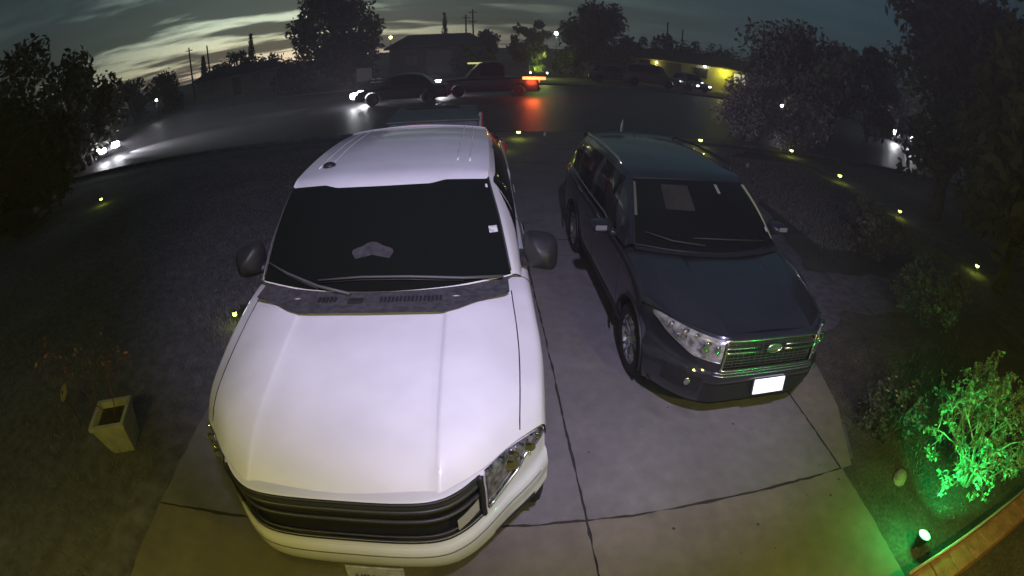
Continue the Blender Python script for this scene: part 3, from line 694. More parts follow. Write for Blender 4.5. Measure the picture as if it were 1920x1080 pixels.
    for sd in (0, 1):
        k = sgn_x(sd)
        def W_(w): return w if sd == 0 else C.W - w
        for (u0, u1, w1) in ((2.1, 3.95, 1.82), (4.25, 5.5, 1.82), (5.65, 6.7, 1.75)):
            MB().grid([[C(u, W_(w), .004) for w in lin(.15, w1, 10)] for u in lin(u0, u1, 14)]).build('side_window', M_glass, T)
        MB().grid([[C(u, W_(w), .004) for w in lin(.18, .18 + 1.5 * (u - .8) / 1.25, 6)] for u in lin(.95, 2.02, 10)]).build('quarter_window', M_glass, T)
        MB().tube([C(u, W_(.10), .008) for u in lin(1.0, 6.8, 40)], .007, 6).build('window_moulding', M_alloy, T)
        rl = [C(3.3, W_(2.55), .0)] + [C(u, W_(2.55), .045) for u in lin(3.5, 6.2, 14)] + [C(6.5, W_(2.55), .0)]
        MB().tube(rl, .016, 8).build('roof_rail', M_alloy if sd else M_black, T)
        m = MB(); vs = []; n = 20; fs = []
        for i, t in enumerate(lin(0, 1, 7)):
            rr = math.sin(min(t * 1.2 + .2, 1) * PI / 2)
            for j in range(n):
                q = 2 * PI * j / n; cx, sx = math.cos(q), math.sin(q); ex = abs(cx) ** .6 * (1 if cx > 0 else -1); ey = abs(sx) ** .6 * (1 if sx > 0 else -1)
                vs.append((k * 1.0 + ex * .105 * rr, 1.58 + .15 * t, 1.09 + ey * .065 * rr))
        fs = [(i * n + j, i * n + (j + 1) % n, (i + 1) * n + (j + 1) % n, (i + 1) * n + j) for i in range(6) for j in range(n)] + [tuple(range(n - 1, -1, -1))]
        m.add(vs, fs, True); m.tube([(k * .84, 1.66, 1.02), (k * .93, 1.66, 1.05)], .03, 8)
        mo = m.build('side_mirror', M_navy, T); MB().add(vs[-n:], [tuple(range(n))]).build('mirror_glass', M_chrome, mo)
        MB().bbox((k * 1.03, 1.585, 1.11), (.11, .012, .05), .004).build('mirror_indicator', mat('indicator_lens', (.22, .22, .24), .3, coat=1), mo)
        MB().grid([[S(u, (w if sd == 0 else S.W - w), .005) for w in lin(2.2, 3.8, 6)] for u in lin(9.6, 10.8, 6)]).build('tail_lamp', M_red, T)
    MB().grid([[C(u, w, .004) for w in lin(2.5, C.W - 2.5, 20)] for u in lin(7.15, 7.8, 6)]).build('rear_window', M_glass, T)
    MB().lathe([(.02, 0), (.008, .03), (.004, .12), (.001, .13)], (0, 3.9, 1.56), 'Z', 10).build('roof_antenna', M_black, T)
    return T
suv = make_suv()

# ------------------------------------------------------------------ simpler cars out on the street and behind the truck
def head_mat(name, c, e): return mat(name, c, .3, emit=c, es=e)
M_head = head_mat('lit_headlamp', (.92, .93, 1.0), 60)
M_head_dim = head_mat('dim_headlamp', (.9, .92, 1.0), 6)
M_amber_on = head_mat('lit_amber_lens', (1.0, .48, .16), 1.5)
M_yel_on = head_mat('lit_yellow_lens', (.80, .80, .30), .8)
M_dark_paint = mat('dark_grey_paint', (.014, .013, .015), .45, .2, coat=.3, var=.2)
M_grey_paint = mat('grey_paint', (.10, .10, .11), .35, .4, coat=1, var=.2)
def street_car(name, x, y, rz, paint, label, cat, group, kind='sedan', lights=None, beam=None, L=4.7, cone=17, dip=4.6):
    """local: front at y=0, back towards +y"""
    T = empty(name, (x, y, 0), rz, label, cat, group)
    k = L / 4.7; tall = kind != 'sedan'
    hz = .95 if tall else .80; rz_ = 1.80 if tall else 1.45; W = .98 if tall else .90
    ys = [0, .12, .6, 1.2, 2.2, 3.4, 4.3, 4.62, 4.7]
    zt = [hz - .22, hz - .08, hz + .02, hz + .08, hz + .10, hz + .12, hz + .12, hz + .08, hz - .10]
    G = [[((W - .10) if i in (0, 8) else (W - .03), a * k, .28), (W - (.10 if i in (0, 8) else .0), a * k, .50), (W - (.12 if i in (0, 8) else .01), a * k, z - .14), (W - .12, a * k, z - .02), (.4, a * k, z), (0, a * k, z + .01)] for i, (a, z) in enumerate(zip(ys, zt))]
    S = Surf(G, arches=((.95 * k, .33, .39), (3.75 * k, .33, .39)))
    b = MB().grid(S.patch(lin(0, 8, 121), lin(0, S.W, 31)))
    for e in (0, 8):
        P = S.patch([e], lin(0, S.W, 31))[0]; b.add(list(P) + [np.array([0, G[e][0][1], .5])], [(i, i + 1, len(P)) for i in range(len(P) - 1)])
    b.build('body', paint, T)
    zb = hz + .09
    if kind == 'pickup': gy = [1.35, 2.05, 3.0, 3.12]
    elif kind == 'suv': gy = [1.15, 1.8, 4.2, 4.55]
    else: gy = [1.25, 2.0, 3.3, 4.05]
    A = [(W - .07, gy[0], zb), (W - .12, gy[0], zb), (.35, gy[0] - .1, zb), (0, gy[0] - .12, zb)]
    B_ = [(W - .07, gy[1], zb), (W - .27, gy[1], rz_ - .06), (.35, gy[1] - .04, rz_), (0, gy[1] - .05, rz_ + .01)]
    C_ = [(W - .07, gy[2], zb), (W - .27, gy[2], rz_ - .06), (.35, gy[2], rz_), (0, gy[2], rz_ + .01)]
    E_ = [(W - .09, gy[3], zb), (W - .14, gy[3], zb), (.35, gy[3], zb), (0, gy[3], zb)]
    C = Surf([[(p[0], p[1] * k, p[2]) for p in r] for r in (A, B_, C_, E_)])
    MB().grid(C.patch(lin(0, 3, 31), lin(0, C.W, 25))).build('cabin', paint, T)
    MB().grid([[C(u, w, .006) for w in lin(1.2, C.W - 1.2, 13)] for u in lin(.08, .9, 8)]).build('windscreen', M_glass, T)
    MB().grid([[C(u, w, .006) for w in lin(1.2, C.W - 1.2, 13)] for u in lin(2.15, 2.9, 6)]).build('rear_window', M_glass, T)
    for sd in (0, 1):
        MB().grid([[C(u, w if sd == 0 else C.W - w, .006) for w in lin(.15, .88, 5)] for u in lin(.95, 2.1, 12)]).build('side_window', M_glass, T)
        s_ = sgn_x(sd)
        hm = lights[0] if lights else M_lens
        MB().bbox((s_ * (W - .27), .03 * k, hz - .22), ((.46, .42, .28) if hm is M_head else (.30, .12, .15)), .05).build('headlight', hm, T)  # lit headlights enlarged so their glare is part of the shape
        MB().bbox((s_ * (W - .12), 4.64 * k, hz - .10), (.16, .12, .22), .03).build('tail_lamp', (lights[1] if lights else M_red), T)
        for yy in (.95, 3.75): wheel(T, s_ * (W - .13), yy * k, .33, .33, .22, s_, 5, rimmat=M_black)
    MB().bbox((0, -.02, .38), (1.5, .12, .18), .03).build('bumper', M_black, T)
    MB().bbox((0, 4.72 * k, .42), (1.5, .12, .18), .03).build('bumper', M_black, T)
    if beam:
        for s_ in (-1, 1):
            l = lamp('headlight_beam', 'SPOT', (0, 0, 0), beam, (.95, .95, 1.0), .05, None, cone, .8); l.parent = T
            l.location = (s_ * (W - .27), -.30, hz - .22); l.rotation_euler = (R(dip - 90), 0, 0)
    return T
street_car('passing_car', -7.9, 24.3, R(-88), M_dark_paint, 'dark sedan with lit headlights driving left on the far side of the street', 'car', 'cars on the street', 'sedan', (M_head, M_red), 1500)
pk = street_car('passing_pickup', -4.1, 26.6, R(-84), M_dark_paint, 'dark pickup with an orange lit tail lamp following the sedan on the street', 'pickup truck', 'cars on the street', 'pickup', (M_head, M_amber_on), 500, 5.4)
MB().bbox((-.4, 2.3, 1.80), (.16, 1.35, .09), .03).build('roof_marker_bar', M_yel_on, pk)
MB().bbox((.99, 5.1, 1.02), (.05, 1.25, .15), .02).build('side_marker_bar', M_amber_on, pk)
l = lamp('tail_lamp_glow', 'POINT', (1.35, 5.0, .85), 110, (1.0, .12, .03), .3); l.parent = pk
street_car('oncoming_car', -20.3, 18.3, R(98), M_dark_paint, 'car with bright headlights coming along the near lane at far left', 'car', 'cars on the street', 'sedan', (M_head, M_red), 2600, cone=58, dip=12)
street_car('parked_car', 27.5, 26.5, R(-38), M_dark_paint, 'dark car with two bright headlights standing among the trees at far right', 'car', 'cars on the street', 'suv', (M_head, M_red), 110, cone=46, dip=14)
for i, (x, y, a, kd, lb) in enumerate(((13.6, 39.5, 80, 'suv', 'leftmost of the cars parked before the house with the yellow lit wall'), (15.4, 38.2, 15, 'sedan', 'car parked nearest the yellow lit wall, its headlamps glinting'), (10.6, 41.0, 95, 'sedan', 'low car standing under the porch lamp of the far right house'))):
    street_car('far_parked_car', x, y, R(a), M_grey_paint, lb, 'car', 'cars parked by the far house', kd, (M_head_dim, M_red))
street_car('shadowed_car', -13.6, 8.9, R(110), M_dark_paint, 'unlit dark car under the trees at the left edge', 'car', None, 'sedan')
# low covered trailer behind the truck
tr = empty('cargo_trailer', (-1.62, 10.1, 0), R(6.2), 'low dark cargo trailer with a flat cover behind the white pickup', 'trailer')
M_tarp = mat('grey_green_tarp', (.22, .26, .25), .7, var=.2, scale=5)
MB().bbox((0, 0, .86), (1.72, 2.2, .92), .04).build('box', M_tarp, tr)
MB().bbox((0, 0, 1.335), (1.78, 2.26, .035), .012).build('lid', M_tarp, tr)
MB().bbox((-.08, .78, 1.36), (1.2, .34, .02), .006).build('lid_vent', M_black, tr)
for sx in (-1, 1): wheel(tr, sx * .95, 0, .31, .31, .18, sx, 5)
MB().bbox((0, -1.5, .5), (.10, .9, .08), .02).build('drawbar', M_black, tr)
mk = MB().bbox((.93, -.55, 1.12), (.05, .34, .62), .02).build('marker_board', M_orange, tr)
MB().bbox((.90, -.73, 1.12), (.05, .03, .60), .008).build('white_edge', M_paper, mk)

# ------------------------------------------------------------------ trees and plants
def leaf_mat(name, c, c2, rough=.8):
    m = bpy.data.materials.new(name); m.use_nodes = True; N = m.node_tree.nodes; L = m.node_tree.links; b = N['Principled BSDF']; b.inputs['Roughness'].default_value = rough
    g = N.new('ShaderNodeNewGeometry'); r = N.new('ShaderNodeValToRGB'); L.new(g.outputs['Random Per Island'], r.inputs[0]); e = r.color_ramp.elements
    e[0].color = (*c, 1); e[1].color = (*c2, 1); L.new(r.outputs[0], b.inputs['Base Color']); return m
M_leaf = leaf_mat('dark_foliage', (.045, .050, .036), (.095, .10, .07))
M_leaf2 = leaf_mat('grey_green_foliage', (.07, .075, .06), (.15, .15, .12))
M_dry = leaf_mat('dry_purple_grey_twigs', (.15, .135, .16), (.30, .27, .31))
M_bark = mat('bark', (.07, .06, .05), .9, var=.4, scale=14, bump=.8, bscale=30)
def leaves(rng, centers, radii, n, size, flat=.9, aspect=.45):
    c = np.asarray(centers); idx = rng.integers(0, len(c), n)
    d = rng.normal(size=(n, 3)); d /= np.linalg.norm(d, axis=1)[:, None]
    rr = rng.random(n) ** .42
    p = c[idx] + d * (rr * np.asarray(radii)[idx])[:, None] * np.array([1, 1, flat])
    a = rng.normal(size=(n, 3)); a /= np.linalg.norm(a, axis=1)[:, None]
    b = np.cross(a, rng.normal(size=(n, 3))); b /= np.linalg.norm(b, axis=1)[:, None]
    s = size * (.5 + rng.random(n))[:, None]
    V = np.stack([p - a * s, p + b * s * aspect, p + a * s, p - b * s * aspect], 1)
    return V
def tree(name, x, y, H, Rr, label, group=None, n=2600, leaf=.20, base=.28, seed=0, m=None, clumps=26, cat='tree', trunkr=.16, squash=1.0):
    rng = np.random.default_rng(seed + 11)
    T = empty(name, (x, y, 0), 0, label, cat, group)
    tb = MB(); th = H * base
    tb.tube([(0, 0, 0), (.05 * Rr, .02, th * .5), (.02, -.03, th), (-.05, .05, H * .62)], [trunkr * 1.25, trunkr, trunkr * .85, trunkr * .35], 8)
    cs = []; rs = []
    for i in range(clumps):
        q = rng.random() * 2 * PI; zz = rng.random(); hh = th + (H - th) * (.12 + .80 * zz)
        env = math.sin(PI * min(max(.18 + .72 * zz, 0), 1)) ** .7
        r = Rr * env * (rng.random() ** .5) * .80
        cs.append((r * math.cos(q), r * math.sin(q), hh)); rs.append(Rr * (.20 + .18 * rng.random()))
        if i < 9:
            tb.tube([(0, 0, th * (.8 + .4 * rng.random())), tuple(np.array(cs[-1]) * .55 + np.array((0, 0, th * .45))), cs[-1]], [trunkr * .45, trunkr * .25, trunkr * .08], 5)
    tb.build('trunk', M_bark, T)
    V = leaves(rng, cs, rs, n, leaf, squash)
    fast_mesh('crown', V, n, 4, m or M_leaf, T)
    return T
tree('broadleaf_tree', -16.2, 43.1, 10.2, 4.9, 'tall dark tree left of the far house, its ragged top against the sunset', n=9000, leaf=.24, base=.12, clumps=60, seed=1, trunkr=.3)
tree('broadleaf_tree', 8.9, 54.0, 7.9, 4.3, 'round dark tree right of the street lamp', n=6000, leaf=.24, base=.15, clumps=44, seed=2, trunkr=.25)
for i, (x, y, h, r, lb) in enumerate((
    (-42.0, 43.0, 4.6, 3.2, 'low bushy tree at the left end of the skyline'), (-41.4, 48.6, 4.6, 3.0, 'small bushy tree right of the leftmost skyline tree'), (-41.2, 62.7, 4.6, 3.2, 'small tree left of the shorter cypress'),
    (-41.9, 68.1, 6.2, 3.0, 'tree with a loose rounded top between the two cypresses'), (-39.9, 75.0, 4.6, 4.5, 'low wide tree right of the taller cypress'), (-27.5, 70, 4.9, 4.5, 'low wide tree behind the tall dark tree on its left side'),
    (-3.1, 60.5, 4.9, 2.0, 'rounded bushy tree right of the far house roof'), (1.4, 62.0, 5.9, 2.2, 'loose topped tree left of the street lamp'), (3.6, 66.0, 6.4, 1.8, 'thin topped tree just behind the street lamp'),
    (14.6, 60.0, 4.9, 3.0, 'soft grey tree between the round dark tree and the far right house'), (19.6, 63.1, 5.4, 3.3, 'dark tree behind the far right house under the leaning pole'), (24.6, 66.0, 4.9, 3.6, 'low dark tree above the roof of the far right house'),
    (29.9, 66.8, 4.6, 4.2, 'low dark tree behind the yellow lit wall'), (26.4, 48.3, 4.6, 3.5, 'grey green tree right of the yellow lit wall'))):
    tree('skyline_tree', x, y, h, r, lb, 'trees along the skyline', n=1700, leaf=.26, base=.08, clumps=26, seed=20 + i)
for i, (x, y, h, r, lb) in enumerate(((-44.98, 77.9, 9.3, .85, 'taller cypress on the left skyline'), (-52.5, 73.2, 7.0, .8, 'shorter cypress between the two leaning poles'), (-13.65, 99.0, 10.2, .8, 'single thin cypress above the far house roof'))):
    rng = np.random.default_rng(70 + i); T = empty('cypress', (x, y, 0), 0, lb, 'cypress', 'cypresses on the skyline')
    MB().tube([(0, 0, 0), (0, 0, h * .9)], [.16, .04], 6).build('trunk', M_bark, T)
    cs = [(0, 0, .6 + (h - .9) * t) for t in np.linspace(0, 1, 16)]; rs = [r * (.35 + .65 * math.sin(PI * min(.25 + .78 * t, 1))) for t in np.linspace(0, 1, 16)]
    fast_mesh('crown', leaves(rng, cs, rs, 1500, .2), 1500, 4, M_leaf, T)
for i, (x, y, h, r, lb, mm) in enumerate((
    (-19.8, 12.2, 6.4, 3.6, 'leafy tree filling the upper left corner', M_leaf2), (-20.6, 16.4, 5.6, 3.0, 'leafy tree right of the upper left corner tree', M_leaf2), (-15.2, 9.0, 3.6, 2.6, 'dark bushy tree at the left edge above the unlit car', M_leaf),
    (-26.6, 22.6, 4.0, 2.8, 'bushy tree standing behind the oncoming car', M_leaf), (-33.5, 30.0, 3.8, 3.0, 'low tree beyond the oncoming car near the white lamp', M_leaf))):
    tree('roadside_tree', x, y, h, r, lb, 'trees on the left roadside', n=3600, leaf=.20, base=.10, clumps=34, seed=90 + i, m=mm)
for i, (x, y, h, r, lb, mm) in enumerate((
    (13.6, 22.0, 5.6, 3.2, 'grey dusk tree right of the far house, its top against the teal sky', M_leaf2), (15.0, 20.0, 4.4, 2.4, 'lower tree filling the gap beside the dark corner trees', M_leaf2), (14.7, 12.0, 7.4, 3.3, 'tall dark tree at upper right', M_leaf),
    (11.6, 9.2, 7.2, 3.0, 'tallest dark tree in the upper right corner', M_leaf), (9.4, 5.0, 5.2, 2.2, 'dark tree crowding the right edge', M_leaf), (20.2, 12.0, 6.8, 3.4, 'dark tree beyond the upper right corner trees', M_leaf), (19.0, 25.5, 5.4, 2.6, 'hazy tree behind the car with two headlights', M_leaf2))):
    tree('garden_tree', x, y, h, r, lb, 'trees along the right side', n=4200, leaf=.16, base=.36 if i in (2, 5) else .12, clumps=36, seed=120 + i, m=mm)
# pale dry bushes beside the street end of the driveway
def twiggy(name, x, y, H, Rr, label, cat, n, leaf, m, mb, seed, stems=9, group=None, lean=(0, 0), rad=.012, leafn=None):
    rng = np.random.default_rng(seed); T = empty(name, (x, y, 0), 0, label, cat, group)
    tb = MB(); tips = []
    def grow(p, d, L, r, lvl):
        pts = [p]; q = np.array(p, float); dd = np.array(d, float)
        for k in range(4):
            dd = dd + rng.normal(size=3) * .22 + np.array((0, 0, .05)); dd /= np.linalg.norm(dd); q = q + dd * L / 4; q[2] = max(q[2], .03); pts.append(tuple(q))
        tb.tube(pts, [r, r * .85, r * .7, r * .55, r * .4], 5, False)
        if lvl < 3:
            for k in range(3 if lvl < 2 else 3):
                s_ = pts[2 + k % 3]; nd = dd + rng.normal(size=3) * .65; nd /= np.linalg.norm(nd); grow(s_, nd, L * .62, r * .55, lvl + 1)
        else: tips.append(pts[-1]); tips.append(pts[2])
    for k in range(stems):
        a = 2 * PI * k / stems + rng.random() * .5; t = .35 + .5 * rng.random()
        grow((.05 * math.cos(a), .05 * math.sin(a), .02), (math.cos(a) * t + lean[0], math.sin(a) * t + lean[1], 1), H * .52, rad, 0)
    tb.build('stems', mb, T)
    fast_mesh('foliage', leaves(rng, tips, [leaf * 2.2] * len(tips), n, leaf, 1, .5), n, 4, m, T)
    return T
M_twig = mat('pale_bark', (.36, .34, .26), .8, var=.3, scale=12)
for i, (x, y, h, r, lb) in enumerate(((8.0, 15.6, 2.3, 1.3, 'pale dry bush at the end of the driveway, left of its neighbour'), (9.7, 14.8, 2.0, 1.3, 'pale dry bush right of the driveway end'), (9.1, 16.6, 2.5, 1.3, 'tallest pale dry bush, behind the other two'))):
    tree('dry_bush', x, y, h, r * 1.15, lb, 'pale dry bushes by the street', n=2600, leaf=.075, base=.05, clumps=30, seed=200 + i, m=M_dry, cat='bush', trunkr=.05)
M_shrub = leaf_mat('small_shrub_leaves', (.11, .19, .11), (.26, .38, .24))
twiggy('garden_shrub', 4.02, 1.42, 1.12, .8, 'twiggy shrub lit green by the spotlight in the flower bed', 'shrub', 6500, .019, M_shrub, M_twig, 5, 12, None, (.12, .42), .018)
M_dkleaf = leaf_mat('dark_bush_leaves', (.05, .05, .06), (.12, .12, .13))
twiggy('flowering_bush', 3.42, 2.28, .50, .4, 'small dark round bush with pale blossoms beside the green lit shrub', 'shrub', 2200, .022, M_dkleaf, M_bark, 8, 9, None, (0, 0), .008)
fb = bpy.data.objects['flowering_bush']; rng = np.random.default_rng(3)
fl = MB()
for k in range(16):
    a = rng.random() * 2 * PI; r = .12 + .2 * rng.random(); p = (r * math.cos(a), r * math.sin(a) - .05, .36 + .16 * rng.random())
    for j in range(5):
        q = 2 * PI * j / 5; fl.add([p, (p[0] + .018 * math.cos(q), p[1] + .018 * math.sin(q), p[2] + .006), (p[0] + .018 * math.cos(q + 1), p[1] + .018 * math.sin(q + 1), p[2] + .006)], [(0, 1, 2)])
tag(fl.build('blossoms', mat('pale_blossom', (.6, .5, .42), .7), fb), kind='stuff')
twiggy('hedge_plant', 5.6, 4.0, .9, .6, 'leafy plant at the right edge above the green lit shrub', 'shrub', 2600, .03, M_leaf2, M_bark, 31, 9, None)
twiggy('hedge_plant', 6.1, 6.3, 1.0, .6, 'dim leafy plant beside the plot edge at right', 'shrub', 2400, .035, M_leaf2, M_bark, 32, 9, None)
st_ = MB().lathe([(.001, .06), (.06, .055), (.10, .03), (.115, 0)], (0, 0, 0), 'Z', 9, .6).build('garden_stone', mat('pale_stone', (.42, .40, .30), .8, var=.3, scale=15, bump=.6, bscale=30)); st_.location = (3.24, 1.72, .01); st_.rotation_euler = (0, 0, .7)
tag(st_, 'pale flat stone lying between the dark bush and the green spotlight', 'stone')
# grass blades and leaf litter in the bed and on the lawn to the left
def litter(name, n, f, size, m, label, cat, seed):
    rng = np.random.default_rng(seed); P = f(rng, n)
    c = np.concatenate([P, np.full((len(P), 1), .012)], 1); n = len(P)
    h = size * (.4 + rng.random(n)); a = rng.random(n) * 2 * PI; w = size * .10
    d = np.stack([np.cos(a), np.sin(a), np.zeros(n)], 1) * w; tip = c + np.stack([rng.normal(size=n) * .4 * h, rng.normal(size=n) * .4 * h, h], 1)
    o = fast_mesh(name, np.stack([c - d, c + d, tip], 1), n, 3, m); o['label'] = label; o['category'] = cat; o['kind'] = 'stuff'
M_blade = leaf_mat('dry_grass_blades', (.11, .115, .095), (.24, .235, .20))
litter('grass', 34000, lambda g, n: np.stack([-2.9 - 7.5 * g.random(n) ** 1.5 - .05, .2 + 12.5 * g.random(n)], 1), .05, M_blade, 'short dry grass on the lawn left of the driveway', 'grass', 1)
litter('bed_grass', 4500, lambda g, n: np.stack([3.1 + 3.4 * g.random(n), 1.1 + 2.6 * g.random(n)], 1), .04, M_leaf2, 'sparse ground cover in the flower bed', 'ground cover', 2)
litter('turf', 26000, lambda g, n: np.stack([5.2 + 3.9 * g.random(n), 6.4 + 6.6 * g.random(n)], 1), .06, M_blade, 'dark turf of the plot beyond the SUV', 'grass', 3)

# ------------------------------------------------------------------ planter, disc ornament, spotlight, path lights, brick edging
pl_ = empty('planter_box', (-3.42, 2.06, 0), R(24), 'square pale planter with a dead plant standing on the dark lawn', 'planter')
b = MB(); t0, t1, h = .125, .185, .36
ring = lambda s_, z: [(-s_, -s_, z), (s_, -s_, z), (s_, s_, z), (-s_, s_, z)]
vs = ring(t0, 0) + ring(t1, h - .04) + ring(t1 + .012, h - .04) + ring(t1 + .014, h) + ring(t1 - .022, h) + ring(t1 - .03, h - .07)
fs = [(3, 2, 1, 0)] + [(k * 4 + j, k * 4 + (j + 1) % 4, k * 4 + 4 + (j + 1) % 4, k * 4 + 4 + j) for k in range(5) for j in range(4)]
b.add(vs, fs).build('pot', mat('cream_plastic', (.44, .43, .33), .6, var=.22, scale=7, bump=.2), pl_)
MB().add(ring(t1 - .03, h - .065), [(0, 1, 2, 3)]).build('potting_soil', mat('dark_soil', (.03, .025, .02), .95, var=.5, scale=20, bump=1), pl_)
dp = twiggy('dead_plant', -3.47, 2.10, .85, .3, 'withered reddish plant growing in the pale planter', 'plant', 70, .022, leaf_mat('withered_leaf', (.18, .06, .06), (.26, .14, .10)), mat('reddish_stem', (.16, .055, .05), .8), 12, 2, None, (-.38, .05), .006)
dp.location = (-3.47, 2.10, h - .07)
ds = MB(); n = 14
vsd = [(0, 0, .006)]
for k in range(2 * n):
    q = PI * k / n; rr = .085 if k % 2 == 0 else .070; vsd.append((rr * math.cos(q), rr * math.sin(q), 0))
ds.add(vsd, [(0, 1 + k, 1 + (k + 1) % (2 * n)) for k in range(2 * n)]); ds.add([(x, y, z - .012) for x, y, z in vsd], [(0, 1 + (k + 1) % (2 * n), 1 + k) for k in range(2 * n)])
fo = empty('flower_ornament', (-4.20, 2.10, 0), 0, 'small yellowish flower shaped garden stake left of the planter', 'garden ornament')
dd = ds.build('petals', mat('dull_yellow_enamel', (.46, .40, .15), .5, var=.2, scale=20), fo); dd.location = (0, 0, .42); dd.rotation_euler = (R(38), R(-22), 0); dd.scale = (1.15, 1.15, 1)
MB().lathe([(.001, .014), (.018, .010), (.020, 0)], (0, 0, 0), 'Z', 12).build('flower_centre', M_black, dd)
MB().tube([(0, .02, 0), (0, .005, .42)], .005, 6).build('stake', M_black, fo)

gs = empty('garden_spotlight', (2.96, 1.03, 0), 0, 'small green spotlight glowing in the flower bed', 'spotlight')
hd = MB().lathe([(.001, -.07), (.028, -.065), (.040, -.02), (.046, 0), (.046, .012), (.040, .012), (.038, .002)], (0, 0, 0), 'Z', 24).build('lamp_head', M_black, gs)
hd.scale = (1.3, 1.3, 1.3); hd.location = (0, 0, .16); hd.rotation_euler = Vector((.12, .10, .9)).to_track_quat('Z', 'Y').to_euler()
MB().lathe([(.001, .006), (.03, .012), (.045, .013)], (0, 0, 0), 'Z', 24).build('lit_lens', mat('green_white_led', (.75, 1.0, .80), .3, emit=(.22, 1.0, .38), es=3.2), hd)
MB().tube([(0, 0, .0), (0, 0, .09)], .007, 6).build('ground_stake', M_black, gs)
g1 = lamp('green_beam', 'SPOT', (3.03, 1.06, .26), 110, (.03, 1.0, .17), .02, (4.3, 1.85, .62), 95, .6)
g2 = lamp('green_spill', 'POINT', (2.90, 1.10, .34), 12, (.03, 1.0, .17), .03)

M_solar = mat('solar_lamp_glow', (.95, 1.0, .25), .4, emit=(.85, 1.0, .12), es=9)
first = None
SL = [(.15, 13.9, 'yellow path light at the far end of the gap between the vehicles'), (5.78, 14.2, 'yellow path light just beyond the roof of the SUV'), (9.33, 14.35, 'farthest yellow path light along the right edge of the plot'), (9.36, 11.45, 'second yellow path light along the right edge of the plot'),
      (9.50, 8.75, 'third yellow path light along the right edge of the plot'), (9.4, 5.75, 'nearest yellow path light along the right edge, among leaves'), (-11.6, 9.7, 'lone yellow path light on the lawn at far left'), (-3.09, 4.03, 'yellow path light peeking past the left fender of the white pickup'), (-.36, 12.2, 'yellow path light seen over the cab corner of the white pickup')]
for x, y, lb in SL:
    if first is None:
        r0 = empty('path_light', (x, y, 0), 0, lb, 'path light', 'yellow solar path lights')
        MB().tube([(0, 0, 0), (0, 0, .2)], .008, 6).build('stake', M_black, r0)
        MB().lathe([(.001, .285), (.05, .28), (.062, .262), (.062, .255)], (0, 0, 0), 'Z', 16).build('cap', M_black, r0)
        MB().lathe([(.03, .19), (.055, .20), (.058, .255)], (0, 0, 0), 'Z', 16).build('glowing_globe', M_solar, r0)
        first = r0
    else:
        r0 = first.copy(); sc.collection.objects.link(r0); r0.location = (x, y, 0); r0['label'] = lb
        for ch in list(first.children):
            c2 = ch.copy(); sc.collection.objects.link(c2); c2.parent = r0
    lamp('path_light_glow', 'POINT', (x, y, .15), 1.2, (.80, 1.0, .10), .03)
    if -4 < x < -2: r0.scale = (.42, .42, .75)
    elif y < 10: r0.scale = (.8, .8, .8)

# brick edging at the lower right corner
M_brick = mat('orange_brick', (.40, .19, .10), .85, var=.35, scale=9, bump=.5, bscale=50)
be = empty('brick_edging', (2.60, .70, 0), math.atan2(.16, 1.86), 'low brick edging wall lit green along its inner rim at the lower right corner', 'edging wall')
br = MB(); rng = np.random.default_rng(5)
for k in range(11):
    for j in range(3):
        br.bbox((.12 + k * .235 + (.0 if j % 2 else -.02), -.045 + .02 * rng.random() * 0, .045 + j * .075), (.225, .21, .066), .006)
br.build('brick_course', M_brick, be)
MB().box((1.3, -.045, .105), (2.64, .19, .215)).build('mortar', mat('mortar', (.26, .25, .21), .95, var=.2, scale=30), be)
MB().tube([(-.02, .072, .232), (1.3, .078, .232), (2.65, .072, .232)], .014, 6).build('rim_edging', mat('pale_edging', (.5, .52, .42), .6), be)  # edging strip on the rim, a pale tube that catches the green light

# ------------------------------------------------------------------ far side of the street: houses, poles, lamps, signs
def house(name, x, y, rz, w, d, h, rise, wallm, roofm, label, openings):
    """local: facade at y=0 facing -y, x from 0 to w; openings: (kind, x, z, w, h, material)"""
    T = empty(name, (x, y, 0), rz, label, 'house')
    W = MB().box((w / 2, d / 2, h / 2), (w, d, h)).build('wall', wallm, T)
    r = MB(); o = .5
    vs = [(-o, -o, h), (w + o, -o, h), (w + o, d + o, h), (-o, d + o, h), (-o + d * .25, d / 2, h + rise), (w + o - d * .25, d / 2, h + rise)]
    r.add(vs, [(0, 1, 5, 4), (2, 3, 4, 5), (1, 2, 5), (3, 0, 4), (3, 2, 1, 0)]).build('roof', roofm, T)
    MB().box((w / 2, -o - .02, h - .08), (w + 2 * o, .05, .18)).build('fascia_board', M_black, T)
    for kd, ox, oz, ow, oh, om in openings:
        f = MB().box((ox, -.03, oz), (ow + .14, .06, oh + .14)).build(kd, M_grey_paint if kd != 'garage_door' else om, T)
        if kd == 'window':
            p = MB()
            p.box((ox - ow * .26, -.075, oz), (ow * .44, .03, oh)); p.box((ox + ow * .26, -.075, oz), (ow * .44, .03, oh)); p.build('pane', om, f)
        elif kd == 'garage_door':
            for q in range(4): MB().box((ox, -.075, oz - oh / 2 + (q + .5) * oh / 4), (ow, .03, oh / 4 - .03)).build('door_panel', om, f)
        else: MB().box((ox, -.075, oz), (ow, .03, oh)).build('door_leaf', om, f)
    return T
M_roof = mat('dark_shingles', (.035, .034, .036), .9, var=.3, scale=6, bump=.4)
M_wall_d = mat('dull_siding', (.13, .13, .12), .85, var=.15, scale=2)
M_wall_g = mat('greenish_stucco', (.42, .44, .30), .9, var=.2, scale=1.5)
M_wall_p = mat('pale_stucco', (.40, .38, .26), .9, var=.12, scale=1.5)
M_gar = mat('garage_panel', (.22, .22, .22), .7, var=.1)
M_win_dim = mat('dim_window_glass', (.04, .04, .045), .15)
M_win_lit = mat('lit_window', (.8, .78, .74), .5, emit=(.62, .58, .55), es=.55)
